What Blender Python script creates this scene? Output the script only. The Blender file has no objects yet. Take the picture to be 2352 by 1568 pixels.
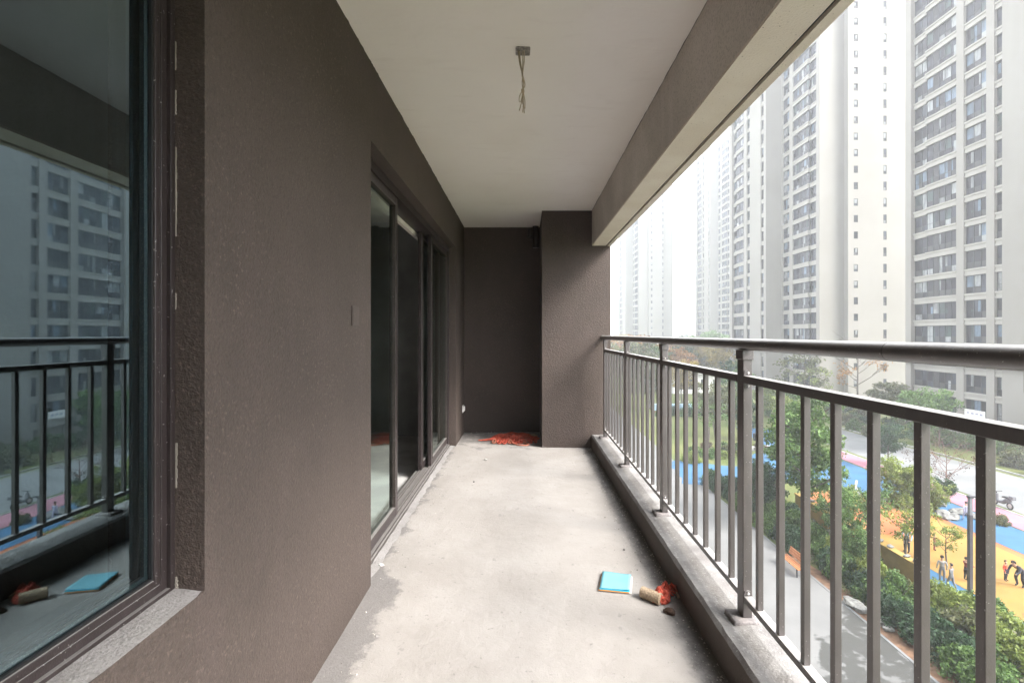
import bpy, bmesh, math, random
import numpy as np
from mathutils import Vector, Matrix
R = math.radians
SC = bpy.context.scene
COL = SC.collection
random.seed(7)

# ------------------------------------------------------------------ camera
EYE = 1.30                      # eye height above the balcony floor (z = 0)
GZ = -11.0                      # courtyard ground
F = 1110.0                      # focal length in pixels of a 2352 px wide picture
VX, VY = 1204.0, 766.0           # vanishing point of the balcony in that picture
cam_d = bpy.data.cameras.new('camera')
cam_d.sensor_width = 36.0
cam_d.lens = 36.0 * F / 2352
cam_d.clip_start = 0.02
cam_d.clip_end = 6000
cam = bpy.data.objects.new('camera', cam_d)
COL.objects.link(cam)
cam.location = (0, 0, EYE)
cam.rotation_euler = (math.pi / 2, 0, 0)
cam_d.shift_x = -(VX - 1176) / 2352; cam_d.shift_y = -(784 - VY) / 2352
SC.camera = cam
SC.render.resolution_x, SC.render.resolution_y = 1024, 682

# ------------------------------------------------------------------ world, sun, exposure
SUN_EL, SUN_AZ = R(42), R(118)      # azimuth clockwise from +Y: from behind right
W = bpy.data.worlds.new('World'); SC.world = W
W.use_nodes = True
nt = W.node_tree; nt.nodes.clear()
out = nt.nodes.new('ShaderNodeOutputWorld'); bg = nt.nodes.new('ShaderNodeBackground')
sky = nt.nodes.new('ShaderNodeTexSky'); sky.sky_type = 'NISHITA'; sky.sun_disc = False
sky.sun_elevation = SUN_EL; sky.sun_rotation = SUN_AZ
sky.air_density = 1.0; sky.dust_density = 6.0; sky.ozone_density = 1.0
hs = nt.nodes.new('ShaderNodeHueSaturation'); hs.inputs['Saturation'].default_value = 0.12
mx = nt.nodes.new('ShaderNodeMix'); mx.data_type = 'RGBA'; mx.inputs['Factor'].default_value = 0.72
mx.inputs['B'].default_value = (7.6, 7.9, 8.4, 1)       # even white cloud deck over the clear sky
nt.links.new(sky.outputs[0], hs.inputs['Color']); nt.links.new(hs.outputs[0], mx.inputs['A'])
nt.links.new(mx.outputs['Result'], bg.inputs['Color']); bg.inputs['Strength'].default_value = 0.078
nt.links.new(bg.outputs[0], out.inputs['Surface'])
sun_d = bpy.data.lights.new('sun', 'SUN'); sun_d.energy = 1.15; sun_d.angle = R(22); sun_d.color = (1, 0.95, 0.88)
sun = bpy.data.objects.new('sun', sun_d); COL.objects.link(sun)
sd = Vector((math.sin(SUN_AZ) * math.cos(SUN_EL), math.cos(SUN_AZ) * math.cos(SUN_EL), math.sin(SUN_EL)))
sun.rotation_euler = sd.to_track_quat('Z', 'Y').to_euler()
SC.view_settings.view_transform = 'Standard'; SC.view_settings.look = 'None'
SC.view_settings.gamma = 1; SC.view_settings.use_curve_mapping = False
SC.view_settings.exposure = 3.2
cy = SC.cycles
cy.use_denoising = True
cy.max_bounces = 8; cy.diffuse_bounces = 5; cy.glossy_bounces = 4; cy.transparent_max_bounces = 12
cy.transmission_bounces = 4; cy.volume_bounces = 3; cy.caustics_reflective = False; cy.caustics_refractive = False
cy.sample_clamp_indirect = 6

# ------------------------------------------------------------------ pixel helpers (2352 x 1568 picture)
def ray(px, py): return Vector(((px - VX) / F, 1.0, (VY - py) / F))
def gp(px, py, h=0.0):          # where a pixel's ray meets the courtyard, h above the ground
    v = ray(px, py); t = (GZ + h - EYE) / v.z
    return Vector((v.x * t, v.y * t, GZ + h))
def fp(px, py, h=0.0):          # the same on the balcony floor
    v = ray(px, py); t = (h - EYE) / v.z
    return Vector((v.x * t, v.y * t, h))

# ------------------------------------------------------------------ materials
def srgb(r, g, b):
    f = lambda c: (c / 255 / 12.92) if c / 255 <= 0.04045 else ((c / 255 + 0.055) / 1.055) ** 2.4
    return (f(r), f(g), f(b))
class NT:
    def __init__(s, name):
        s.m = bpy.data.materials.new(name); s.m.use_nodes = True
        s.t = s.m.node_tree; s.t.nodes.clear()
        s.out = s.t.nodes.new('ShaderNodeOutputMaterial')
    def n(s, typ, **kw):
        nd = s.t.nodes.new(typ)
        for k, v in kw.items(): setattr(nd, k, v)
        return nd
    def l(s, a, b): s.t.links.new(a, b)
    def val(s, sock, v):
        if hasattr(v, 'node'): s.l(v, sock)
        elif isinstance(v, (tuple, list)) and len(v) == 3 and sock.type == 'RGBA': sock.default_value = (*v, 1)
        else: sock.default_value = v
    def coord(s, scale=None):
        tc = s.n('ShaderNodeTexCoord')
        if scale is None: return tc.outputs['Object']
        mp = s.n('ShaderNodeMapping'); s.l(tc.outputs['Object'], mp.inputs[0]); mp.inputs['Scale'].default_value = scale
        return mp.outputs[0]
    def noise(s, scale, detail=3, rough=0.55, vec=None, dist=0.0):
        nd = s.n('ShaderNodeTexNoise'); s.l(vec or s.coord(), nd.inputs['Vector'])
        nd.inputs['Scale'].default_value = scale; nd.inputs['Detail'].default_value = detail
        nd.inputs['Roughness'].default_value = rough; nd.inputs['Distortion'].default_value = dist
        return nd.outputs['Fac']
    def ramp(s, fac, a, b, lo=0.0, hi=1.0):
        nd = s.n('ShaderNodeMapRange'); s.val(nd.inputs['Value'], fac)
        nd.inputs['From Min'].default_value = a; nd.inputs['From Max'].default_value = b
        nd.inputs['To Min'].default_value = lo; nd.inputs['To Max'].default_value = hi
        nd.interpolation_type = 'SMOOTHSTEP'
        return nd.outputs[0]
    def mix(s, fac, a, b):
        nd = s.n('ShaderNodeMix'); nd.data_type = 'RGBA'
        s.val(nd.inputs['Factor'], fac); s.val(nd.inputs['A'], a); s.val(nd.inputs['B'], b)
        return nd.outputs['Result']
    def math(s, op, a, b=0.0, c=0.0):
        nd = s.n('ShaderNodeMath', operation=op)
        s.val(nd.inputs[0], a); s.val(nd.inputs[1], b); s.val(nd.inputs[2], c)
        return nd.outputs[0]
    def bump(s, h, strength, dist, normal=None):
        nd = s.n('ShaderNodeBump'); s.val(nd.inputs['Height'], h)
        nd.inputs['Strength'].default_value = strength; nd.inputs['Distance'].default_value = dist
        if normal: s.l(normal, nd.inputs['Normal'])
        return nd.outputs[0]
    def done(s, color, rough=0.7, normal=None, spec=0.5, metal=0.0):
        p = s.n('ShaderNodeBsdfPrincipled')
        s.val(p.inputs['Base Color'], color); s.val(p.inputs['Roughness'], rough)
        p.inputs['Specular IOR Level'].default_value = spec; p.inputs['Metallic'].default_value = metal
        if normal: s.l(normal, p.inputs['Normal'])
        s.l(p.outputs[0], s.out.inputs['Surface'])
        return s.m
def sc3(c, k): return tuple(min(1, x * k) for x in c)
def plain(name, c, rough=0.6, var=0.15, scale=6, bump=0.0, bscale=60, spec=0.4):
    t = NT(name)
    col = t.mix(t.ramp(t.noise(scale, 4), 0.3, 0.7), sc3(c, 1 - var), sc3(c, 1 + var))
    nm = t.bump(t.noise(bscale, 3), bump, 0.01) if bump else None
    return t.done(col, rough, nm, spec)
def stucco(name, c, grain=105, strength=0.75, speck=0.55):
    t = NT(name)
    big = t.ramp(t.noise(1.3, 4), 0.3, 0.7)
    col = t.mix(big, sc3(c, 0.86), sc3(c, 1.14))
    tr = t.noise(3.0, 4, 0.6, vec=t.coord((1, 1.6, 0.5)), dist=1.2)
    col = t.mix(t.ramp(tr, 0.45, 0.7, 0, 0.35), col, (c[0] * 1.25, c[1] * 1.22, c[2] * 1.3))
    fine = t.noise(grain * 0.85, 2, 0.6)
    clus = t.ramp(t.noise(2.2, 4), 0.4, 0.65, 0.35, 1.0)
    col = t.mix(t.math('MULTIPLY', t.ramp(fine, 0.58, 0.70, 0, speck), clus), col, sc3(c, 2.6))
    col = t.mix(t.ramp(t.noise(grain * 0.9, 2, 0.6), 0.36, 0.5, 0.35, 0), col, sc3(c, 0.45))
    streak = t.ramp(t.noise(7, 5, 0.65), 0.62, 0.8, 0, 0.18)
    col = t.mix(streak, col, sc3(c, 1.5))
    h = t.math('ADD', t.noise(grain, 3, 0.6), t.math('MULTIPLY', t.noise(grain * 0.4, 2), 0.3))
    return t.done(col, 0.72, t.bump(h, strength, 0.009), 0.45)
M = {}
M['stucco'] = stucco('brown stucco', (0.067, 0.0495, 0.0415))
M['stucco_beam'] = stucco('taupe stucco', (0.60, 0.55, 0.495), 120, 0.7, 0.1)
M['cover'] = plain('painted cover', (0.075, 0.058, 0.05), 0.6, 0.1, 40)
M['sill'] = stucco('sill render', (0.30, 0.285, 0.275), 130, 0.6, 0.1)
def mk_ceiling():
    t = NT('ceiling plaster')
    col = t.mix(t.ramp(t.noise(1.1, 5), 0.3, 0.7), (0.885, 0.845, 0.785), (0.92, 0.885, 0.835))
    col = t.mix(t.ramp(t.noise(9, 5, 0.7), 0.6, 0.8, 0, 0.15), col, (0.62, 0.57, 0.51))
    sk = t.noise(5, 5, 0.6, vec=t.coord((0.5, 2.2, 1)), dist=1.5)
    col = t.mix(t.ramp(sk, 0.55, 0.75, 0, 0.2), col, (0.7, 0.65, 0.58))
    return t.done(col, 0.85, t.bump(t.math('ADD', t.noise(14, 5, 0.6), sk), 0.3, 0.012), 0.25)
M['ceiling'] = mk_ceiling()
def mk_soffit():
    t = NT('cream render')
    col = t.mix(t.ramp(t.noise(3, 5), 0.3, 0.7), (0.74, 0.67, 0.57), (0.81, 0.75, 0.66))
    pits = t.ramp(t.noise(140, 2), 0.66, 0.74)
    col = t.mix(pits, col, (0.2, 0.17, 0.14))
    return t.done(col, 0.85, t.bump(t.noise(120, 3), 0.5, 0.005), 0.25)
M['soffit'] = mk_soffit()
def mk_floor():
    t = NT('floor screed')
    co = t.coord(); sx = t.n('ShaderNodeSeparateXYZ'); t.l(co, sx.inputs[0]); X, Y = sx.outputs[0], sx.outputs[1]
    base = t.mix(t.ramp(t.noise(1.7, 5), 0.3, 0.7), (0.30, 0.278, 0.258), (0.355, 0.333, 0.314))
    base = t.mix(t.ramp(t.noise(6, 6, 0.7, dist=0.6), 0.55, 0.78, 0, 0.35), base, (0.225, 0.204, 0.187))
    base = t.mix(t.ramp(t.noise(24, 5, 0.7), 0.62, 0.69, 0, 0.6), base, (0.17, 0.158, 0.152))
    sw = t.noise(3.2, 6, 0.68, vec=t.coord((2.6, 0.9, 1)), dist=2.0)
    base = t.mix(t.ramp(sw, 0.5, 0.78, 0, 0.22), base, (0.37, 0.35, 0.33))
    base = t.mix(t.ramp(t.noise(70, 2, 0.5), 0.70, 0.75, 0, 0.6), base, (0.16, 0.15, 0.145))
    # bare grey concrete along the house wall, torn edge
    edge = t.math('ADD', t.math('MULTIPLY', t.noise(5.5, 6, 0.7), 0.8), t.math('MULTIPLY', t.noise(38, 4, 0.7), 0.2))
    wid = t.math('ADD', X, t.math('MULTIPLY', t.math('SUBTRACT', edge, 0.5), -0.46))
    near = t.ramp(Y, 2.50, 2.72, 0.0, 0.14)
    m1 = t.ramp(t.math('ADD', wid, near), -0.69, -0.63, 0.85, 0)
    # grey patches at the far end
    fy = t.math('ADD', Y, t.math('MULTIPLY', t.math('SUBTRACT', t.noise(4.5, 5, 0.65), 0.5), 1.6))
    m2 = t.ramp(fy, 5.55, 5.75, 0, 0.75)
    m2 = t.math('MULTIPLY', m2, t.ramp(t.noise(9, 5, 0.7), 0.4, 0.52))
    spots = t.ramp(t.noise(11, 3, 0.5, vec=t.coord((1.2, 0.8, 1))), 0.70, 0.715, 0, 0.4)
    grey = t.mix(t.noise(60, 3), (0.15, 0.14, 0.136), (0.235, 0.222, 0.216))
    col = t.mix(t.math('MAXIMUM', t.math('MAXIMUM', m1, m2), spots), base, grey)
    # swept dirt against the kerb, some of the kerb's shade painted in with it
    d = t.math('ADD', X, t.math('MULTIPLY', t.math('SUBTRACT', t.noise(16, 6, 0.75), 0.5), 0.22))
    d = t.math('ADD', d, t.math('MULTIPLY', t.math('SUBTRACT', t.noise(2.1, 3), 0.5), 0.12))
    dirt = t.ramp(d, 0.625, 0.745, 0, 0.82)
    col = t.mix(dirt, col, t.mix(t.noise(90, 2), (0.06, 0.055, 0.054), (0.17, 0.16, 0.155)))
    h = t.math('ADD', t.math('ADD', t.noise(10, 6, 0.65), t.math('MULTIPLY', sw, 0.3)), t.math('MULTIPLY', m1, -0.5))
    n1 = t.bump(h, 0.5, 0.012)
    rough_h = t.math('MULTIPLY', t.noise(130, 3, 0.7), t.math('MAXIMUM', t.math('MAXIMUM', m1, dirt), 0.18))
    return t.done(col, 0.85, t.bump(rough_h, 0.8, 0.006, n1), 0.25)
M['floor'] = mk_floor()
def mk_kerb():
    t = NT('kerb render')
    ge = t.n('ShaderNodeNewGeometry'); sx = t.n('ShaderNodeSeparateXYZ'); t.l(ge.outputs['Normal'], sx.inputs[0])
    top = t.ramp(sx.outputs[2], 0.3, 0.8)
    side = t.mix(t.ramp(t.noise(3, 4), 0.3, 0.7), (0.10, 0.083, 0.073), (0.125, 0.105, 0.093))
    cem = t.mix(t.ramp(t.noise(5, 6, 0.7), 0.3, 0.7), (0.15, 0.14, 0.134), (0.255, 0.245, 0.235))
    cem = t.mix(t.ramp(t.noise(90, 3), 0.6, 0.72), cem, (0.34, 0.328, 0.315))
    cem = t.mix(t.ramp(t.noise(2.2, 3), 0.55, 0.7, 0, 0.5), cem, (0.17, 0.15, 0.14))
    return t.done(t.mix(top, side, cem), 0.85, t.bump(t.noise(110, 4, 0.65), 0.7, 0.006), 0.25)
M['kerb'] = mk_kerb()
def mk_paint(name, c, rough=0.42, dust_highlight=0.35, coat=0.0):
    t = NT(name)
    ge = t.n('ShaderNodeNewGeometry'); sx = t.n('ShaderNodeSeparateXYZ'); t.l(ge.outputs['Normal'], sx.inputs[0])
    up = t.math('MULTIPLY', t.ramp(sx.outputs[2], 0.35, 0.95), t.ramp(t.noise(14, 4), 0.25, 0.6, 0.5, dust_highlight * 2))
    col = t.mix(t.ramp(t.noise(9, 5), 0.3, 0.7), sc3(c, 0.88), sc3(c, 1.12))
    col = t.mix(t.ramp(t.noise(150, 1), 0.71, 0.76, 0, 0.6), col, (0.4, 0.385, 0.37))
    col = t.mix(t.ramp(t.noise(30, 5, 0.7, vec=t.coord((1, 1, 0.25))), 0.5, 0.75, 0, 0.35), col, sc3(c, 2.4))     # dust specks
    col = t.mix(up, col, (0.42, 0.40, 0.385))                                               # painted top highlight and settled dust
    m = t.done(col, rough, t.bump(t.noise(260, 2), 0.25, 0.002), 0.7 if coat else 0.3)
    p = next(n for n in t.t.nodes if n.type == 'BSDF_PRINCIPLED'); p.inputs['Coat Weight'].default_value = coat; p.inputs['Coat Roughness'].default_value = 0.3
    return m
M['rail'] = mk_paint('railing paint', (0.056, 0.046, 0.044), 0.5, 0.5, 0.6)
M['alu'] = mk_paint('brown aluminium', (0.034, 0.026, 0.026), 0.38, 0.22)
M['alu2'] = mk_paint('taupe aluminium bead', (0.055, 0.046, 0.041), 0.4, 0.3)
M['gasket'] = plain('black gasket', (0.012, 0.012, 0.013), 0.6)
def mk_spacer():
    t = NT('glazing spacer')
    v = t.n('ShaderNodeTexVoronoi'); t.l(t.coord((1, 1, 1)), v.inputs['Vector']); v.inputs['Scale'].default_value = 220
    col = t.mix(t.ramp(v.outputs['Distance'], 0.2, 0.35), (0.7, 0.75, 0.8), (0.42, 0.48, 0.53))
    return t.done(col, 0.35, None, 0.5, 0.5)
M['spacer'] = mk_spacer()
M['caulk'] = plain('white sealant', (0.30, 0.27, 0.235), 0.7)
M['screw'] = plain('screw steel', (0.5, 0.48, 0.47), 0.35)
M['plate'] = plain('cement spattered plate', (0.22, 0.2, 0.195), 0.8, 0.35, 25, 0.6, 90)
def mk_glass(name, tint, refl, ior=1.5, rough=0.0, wav=0.02):
    t = NT(name)
    fr = t.n('ShaderNodeFresnel'); fr.inputs['IOR'].default_value = ior
    tr = t.n('ShaderNodeBsdfTransparent'); tr.inputs['Color'].default_value = (*tint, 1)
    gl = t.n('ShaderNodeBsdfAnisotropic'); gl.inputs['Color'].default_value = (*refl, 1); gl.inputs['Roughness'].default_value = rough
    nm = t.bump(t.noise(1.6, 1), wav, 0.02); t.l(nm, gl.inputs['Normal'])
    mxs = t.n('ShaderNodeMixShader'); t.l(fr.outputs[0], mxs.inputs[0]); t.l(tr.outputs[0], mxs.inputs[1]); t.l(gl.outputs[0], mxs.inputs[2])
    t.l(mxs.outputs[0], t.out.inputs['Surface'])
    return t.m
M['glass'] = mk_glass('window glass', (0.62, 0.72, 0.72), (0.66, 0.87, 0.97), 2.7, 0.012)
M['door_glass'] = mk_glass('door glass', (0.55, 0.66, 0.63), (0.86, 0.97, 0.93), 3.0, 0.03)
M['room'] = plain('raw concrete room', (0.36, 0.36, 0.345), 0.9, 0.25, 1.5, 0.3, 30)
M['room_floor'] = plain('raw room floor', (0.6, 0.59, 0.58), 0.85, 0.2, 2, 0.3, 40)
M['plaster'] = plain('room plaster', (0.55, 0.51, 0.46), 0.9, 0.1)
M['wire'] = plain('cloth wire', (0.5, 0.43, 0.32), 0.8, 0.2, 40)
M['boxfill'] = plain('box filler', (0.27, 0.25, 0.225), 0.9, 0.35, 60, 0.6, 120)
M['white'] = plain('white plastic', (0.72, 0.71, 0.69), 0.5)
M['red_net'] = plain('orange red net cord', (0.52, 0.092, 0.055), 0.75, 0.25, 40, 0.5, 300)
M['red_loop'] = plain('pale orange cord', (0.45, 0.16, 0.10), 0.75, 0.2, 40)
M['tan'] = plain('tan straw', (0.42, 0.32, 0.22), 0.85, 0.25, 120, 0.7, 200)
M['paper_blue'] = plain('blue paper', (0.19, 0.46, 0.55), 0.6, 0.05, 8)
M['paper_blue2'] = plain('deep blue paper', (0.03, 0.38, 0.55), 0.6)
M['paper_white'] = plain('white paper', (0.75, 0.75, 0.72), 0.6)
M['paper_orange'] = plain('orange paper', (0.7, 0.3, 0.08), 0.6)
M['stone_brown'] = plain('brown stone', (0.075, 0.045, 0.032), 0.85, 0.4, 60, 0.7, 80)
M['crumb'] = plain('mortar crumbs', (0.42, 0.4, 0.38), 0.9, 0.5, 30)
# courtyard
def mk_ground():
    t = NT('lawn ground')
    col = t.mix(t.ramp(t.noise(0.12, 5), 0.35, 0.65), (0.075, 0.10, 0.03), (0.13, 0.14, 0.055))
    col = t.mix(t.ramp(t.noise(1.4, 6, 0.7), 0.5, 0.75, 0, 0.6), col, (0.15, 0.13, 0.06))
    return t.done(col, 0.95, t.bump(t.noise(8, 5), 0.8, 0.1), 0.1)
M['ground'] = mk_ground()
def mk_path():
    t = NT('pale concrete paving')
    co = t.coord(); sx = t.n('ShaderNodeSeparateXYZ'); t.l(co, sx.inputs[0]); X, Y = sx.outputs[0], sx.outputs[1]
    col = t.mix(t.ramp(t.noise(0.35, 5), 0.3, 0.7), (0.13, 0.13, 0.128), (0.16, 0.16, 0.158))
    br = t.n('ShaderNodeTexBrick'); t.l(co, br.inputs['Vector']); br.inputs['Scale'].default_value = 1.0
    br.inputs['Mortar Size'].default_value = 0.012; br.inputs['Brick Width'].default_value = 1.2; br.inputs['Row Height'].default_value = 0.6
    col = t.mix(t.ramp(br.outputs['Fac'], 0, 1, 0, 0.3), col, (0.13, 0.13, 0.13))
    col = t.mix(t.ramp(t.noise(5, 5, 0.7), 0.66, 0.74, 0, 0.6), col, (0.09, 0.088, 0.085))
    # damp area with a ragged outline
    w = t.math('ADD', t.math('MULTIPLY', t.noise(0.55, 5, 0.6), 7.5), t.math('MULTIPLY', Y, 1.0))
    w = t.math('SUBTRACT', w, t.math('MULTIPLY', t.math('SUBTRACT', X, 12.0), 1.1))
    wet = t.ramp(w, 22.6, 23.0, 1, 0)
    dry = t.ramp(t.noise(1.5, 5, 0.65), 0.54, 0.60)
    wet = t.math('MULTIPLY', wet, t.math('SUBTRACT', 1.0, t.math('MULTIPLY', dry, 0.75)))
    col = t.mix(wet, col, (0.06, 0.06, 0.057))
    return t.done(col, t.ramp(wet, 0, 1, 0.85, 0.45), t.bump(t.noise(20, 4), 0.2, 0.02), 0.3)
M['path'] = mk_path()
M['soil'] = plain('bare soil', (0.15, 0.085, 0.05), 0.95, 0.35, 3, 0.8, 10)
M['road'] = plain('grey road', (0.15, 0.155, 0.157), 0.85, 0.12, 0.4, 0.2, 12)
M['blue'] = plain('blue rubber', (0.024, 0.092, 0.18), 0.8, 0.14, 0.5)
M['pink'] = plain('pink rubber', (0.30, 0.13, 0.165), 0.8, 0.12, 0.5)
M['yellow'] = plain('yellow rubber', (0.245, 0.135, 0.029), 0.8, 0.12, 0.4)
M['orange'] = plain('orange rubber', (0.34, 0.10, 0.032), 0.8, 0.15, 0.8)
M['kerbwhite'] = plain('white kerb stone', (0.33, 0.33, 0.325), 0.8, 0.15, 2)
M['ochre'] = plain('ochre wall render', (0.33, 0.22, 0.06), 0.85, 0.18, 1.5, 0.3, 30)
M['rock'] = plain('pale boulder', (0.17, 0.17, 0.16), 0.85, 0.3, 3, 0.6, 8)
M['wood'] = plain('orange wood slat', (0.33, 0.13, 0.05), 0.55, 0.2, 8)
M['iron'] = plain('dark grey iron', (0.03, 0.032, 0.036), 0.5)
M['lamp_dark'] = plain('dark lamp paint', (0.045, 0.045, 0.055), 0.5)
M['lamp_glass'] = plain('milky lamp glass', (0.14, 0.15, 0.165), 0.3)
M['sky_blue'] = plain('pale blue panel', (0.36, 0.50, 0.60), 0.6)
# towers
def mk_tower():
    t = NT('pale tower cladding')
    co = t.coord()
    col = t.mix(t.ramp(t.noise(0.09, 4), 0.3, 0.7), (0.218, 0.206, 0.186), (0.25, 0.238, 0.218))
    sx = t.n('ShaderNodeSeparateXYZ'); t.l(co, sx.inputs[0])
    z = t.math('FRACT', t.math('DIVIDE', sx.outputs[2], 0.983))
    h = t.math('FRACT', t.math('DIVIDE', t.math('ADD', sx.outputs[0], sx.outputs[1]), 1.4))
    line = t.math('MAXIMUM', t.ramp(z, 0.0, 0.035, 1, 0), t.math('MULTIPLY', t.ramp(h, 0.0, 0.02, 1, 0), 0.6))
    col = t.mix(t.math('MULTIPLY', line, 0.45), col, (0.25, 0.235, 0.22))
    st = t.ramp(t.noise(0.5, 5, 0.6, vec=t.coord((1, 1, 0.05))), 0.5, 0.75, 0, 0.25)
    col = t.mix(st, col, (0.30, 0.285, 0.265))
    return t.done(col, 0.8, None, 0.3)
M['tower'] = mk_tower()
M['band'] = plain('pale band stone', (0.28, 0.267, 0.243), 0.8, 0.06, 0.4)
M['wframe'] = plain('dark window frame', (0.024, 0.024, 0.03), 0.5)
def mk_pane(name, c, rough=0.15, spec=0.15):
    t = NT(name)
    col = t.mix(t.ramp(t.noise(0.8, 3, vec=t.coord((2.2, 2.2, 0.7))), 0.35, 0.65), sc3(c, 0.65), sc3(c, 1.35))
    return t.done(col, rough, None, spec)
M['pane0'] = mk_pane('dark pane', (0.014, 0.0145, 0.021))
M['pane1'] = mk_pane('blue grey pane', (0.032, 0.037, 0.052))
M['pane2'] = mk_pane('greenish pane', (0.03, 0.048, 0.048))
M['pane3'] = mk_pane('pane with pale curtain', (0.21, 0.222, 0.228))
M['pane4'] = mk_pane('pane with light blue blind', (0.10, 0.14, 0.19))
M['louvre'] = plain('dark louvre', (0.028, 0.027, 0.031), 0.6)
# plants
def mk_leaf(name, c1, c2, trans=0.3):
    t = NT(name)
    ge = t.n('ShaderNodeNewGeometry')
    col = t.mix(ge.outputs['Random Per Island'], c1, c2)
    big = t.ramp(t.noise(0.9, 3), 0.35, 0.65, 0.72, 1.25)
    hsv = t.n('ShaderNodeHueSaturation'); t.l(col, hsv.inputs['Color']); t.l(big, hsv.inputs['Value'])
    d = t.n('ShaderNodeBsdfPrincipled'); t.l(hsv.outputs[0], d.inputs['Base Color']); d.inputs['Roughness'].default_value = 0.55
    d.inputs['Specular IOR Level'].default_value = 0.25
    tr = t.n('ShaderNodeBsdfTranslucent'); t.l(hsv.outputs[0], tr.inputs['Color'])
    ms = t.n('ShaderNodeMixShader'); ms.inputs[0].default_value = trans
    t.l(d.outputs[0], ms.inputs[1]); t.l(tr.outputs[0], ms.inputs[2]); t.l(ms.outputs[0], t.out.inputs['Surface'])
    return t.m
M['leaf_green'] = mk_leaf('green leaves', (0.05, 0.105, 0.026), (0.12, 0.20, 0.055))
M['leaf_dark'] = mk_leaf('dark green leaves', (0.018, 0.045, 0.022), (0.045, 0.09, 0.04))
M['leaf_lime'] = mk_leaf('yellow green leaves', (0.115, 0.165, 0.032), (0.23, 0.275, 0.065))
M['leaf_olive'] = mk_leaf('olive leaves', (0.075, 0.09, 0.04), (0.155, 0.16, 0.075))
M['leaf_brown'] = mk_leaf('brown purple leaves', (0.05, 0.038, 0.03), (0.12, 0.085, 0.06))
M['leaf_rust'] = mk_leaf('rust leaves', (0.22, 0.10, 0.03), (0.36, 0.2, 0.07))
M['leaf_yellow'] = mk_leaf('autumn yellow leaves', (0.22, 0.17, 0.04), (0.34, 0.26, 0.08))
M['bark'] = plain('grey bark', (0.10, 0.085, 0.07), 0.95, 0.3, 6, 0.6, 20)
M['bark_red'] = plain('reddish twigs', (0.16, 0.09, 0.07), 0.95, 0.3, 6)
# people
def cloth(name, c): M[name] = plain(name, c, 0.85, 0.12, 12); return M[name]
cloth('skin', (0.42, 0.26, 0.19)); cloth('hair', (0.012, 0.01, 0.01)); cloth('cl_white', (0.25, 0.25, 0.245))
cloth('cl_grey', (0.13, 0.135, 0.145)); cloth('cl_maroon', (0.16, 0.03, 0.03)); cloth('cl_navy', (0.015, 0.017, 0.03))
cloth('cl_red', (0.55, 0.09, 0.05)); cloth('cl_black', (0.012, 0.012, 0.014)); cloth('cl_lilac', (0.33, 0.33, 0.43)); cloth('cl_sky', (0.35, 0.52, 0.66))

# ------------------------------------------------------------------ mesh helpers
class MB:
    def __init__(s): s.v = []; s.f = []; s.mi = []
    def add(s, vs, fs, mi=0):
        o = len(s.v); s.v += [tuple(p) for p in vs]; s.f += [tuple(i + o for i in f) for f in fs]; s.mi += [mi] * len(fs); return s
    def box(s, x0, x1, y0, y1, z0, z1, mi=0):
        vs = [(x, y, z) for z in (z0, z1) for y in (y0, y1) for x in (x0, x1)]
        return s.add(vs, [(0, 2, 3, 1), (4, 5, 7, 6), (0, 1, 5, 4), (2, 6, 7, 3), (0, 4, 6, 2), (1, 3, 7, 5)], mi)
    def tube(s, pts, r, n=8, mi=0, cap=True, flat=1.0):
        pts = [Vector(p) for p in pts]; k = len(pts)
        rs = r if isinstance(r, (list, tuple)) else [r] * k
        ring = []; up = None
        for i, p in enumerate(pts):
            d = (pts[min(i + 1, k - 1)] - pts[max(i - 1, 0)])
            d = d.normalized() if d.length > 1e-9 else Vector((0, 0, 1))
            if up is None: up = Vector((0, 0, 1)) if abs(d.z) < 0.9 else Vector((1, 0, 0))
            a = d.cross(up)
            if a.length < 1e-4: a = d.cross(Vector((0.3, 1, 0.2)))
            a.normalize(); b = a.cross(d).normalized(); up = b
            for j in range(n):
                an = 2 * math.pi * j / n
                ring.append(p + a * (math.cos(an) * rs[i]) + b * (math.sin(an) * rs[i] * flat))
        fs = [(i * n + j, i * n + (j + 1) % n, (i + 1) * n + (j + 1) % n, (i + 1) * n + j) for i in range(k - 1) for j in range(n)]
        if cap:
            m = len(ring); ring += ring[:n] + ring[(k - 1) * n:k * n]
            fs += [tuple(m + j for j in range(n - 1, -1, -1)), tuple(m + n + j for j in range(n))]
        return s.add(ring, fs, mi)
    def prism(s, poly, z0, z1, mi=0):
        n = len(poly)
        vs = [(x, y, z0) for x, y in poly] + [(x, y, z1) for x, y in poly]
        fs = [tuple(range(n - 1, -1, -1)), tuple(range(n, 2 * n))] + [(i, (i + 1) % n, n + (i + 1) % n, n + i) for i in range(n)]
        return s.add(vs, fs, mi)
    def mesh(s, name, mats, smooth=False):
        me = bpy.data.meshes.new(name); me.from_pydata(s.v, [], s.f)
        for m in (mats if isinstance(mats, (list, tuple)) else [mats]): me.materials.append(m)
        me.polygons.foreach_set('material_index', s.mi)
        if smooth: me.polygons.foreach_set('use_smooth', [True] * len(s.f))
        me.update(); return me
    def obj(s, name, mats, parent=None, smooth=False, loc=None):
        return link(name, s.mesh(name, mats, smooth), parent, loc)
def link(name, data, parent=None, loc=None, rz=0.0):
    o = bpy.data.objects.new(name, data); COL.objects.link(o)
    if parent is not None: o.parent = parent
    if loc is not None: o.location = loc
    if rz: o.rotation_euler.z = rz
    return o
def tag(o, label=None, cat=None, group=None, kind=None):
    if label: o['label'] = label
    if cat: o['category'] = cat
    if group: o['group'] = group
    if kind: o['kind'] = kind
    return o
def empty(name, loc=(0, 0, 0), rz=0.0): return link(name, None, None, loc, rz)
def at(o, p):                      # child meshes are written in world coordinates under an Empty at p
    o.location = p; return o
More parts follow.
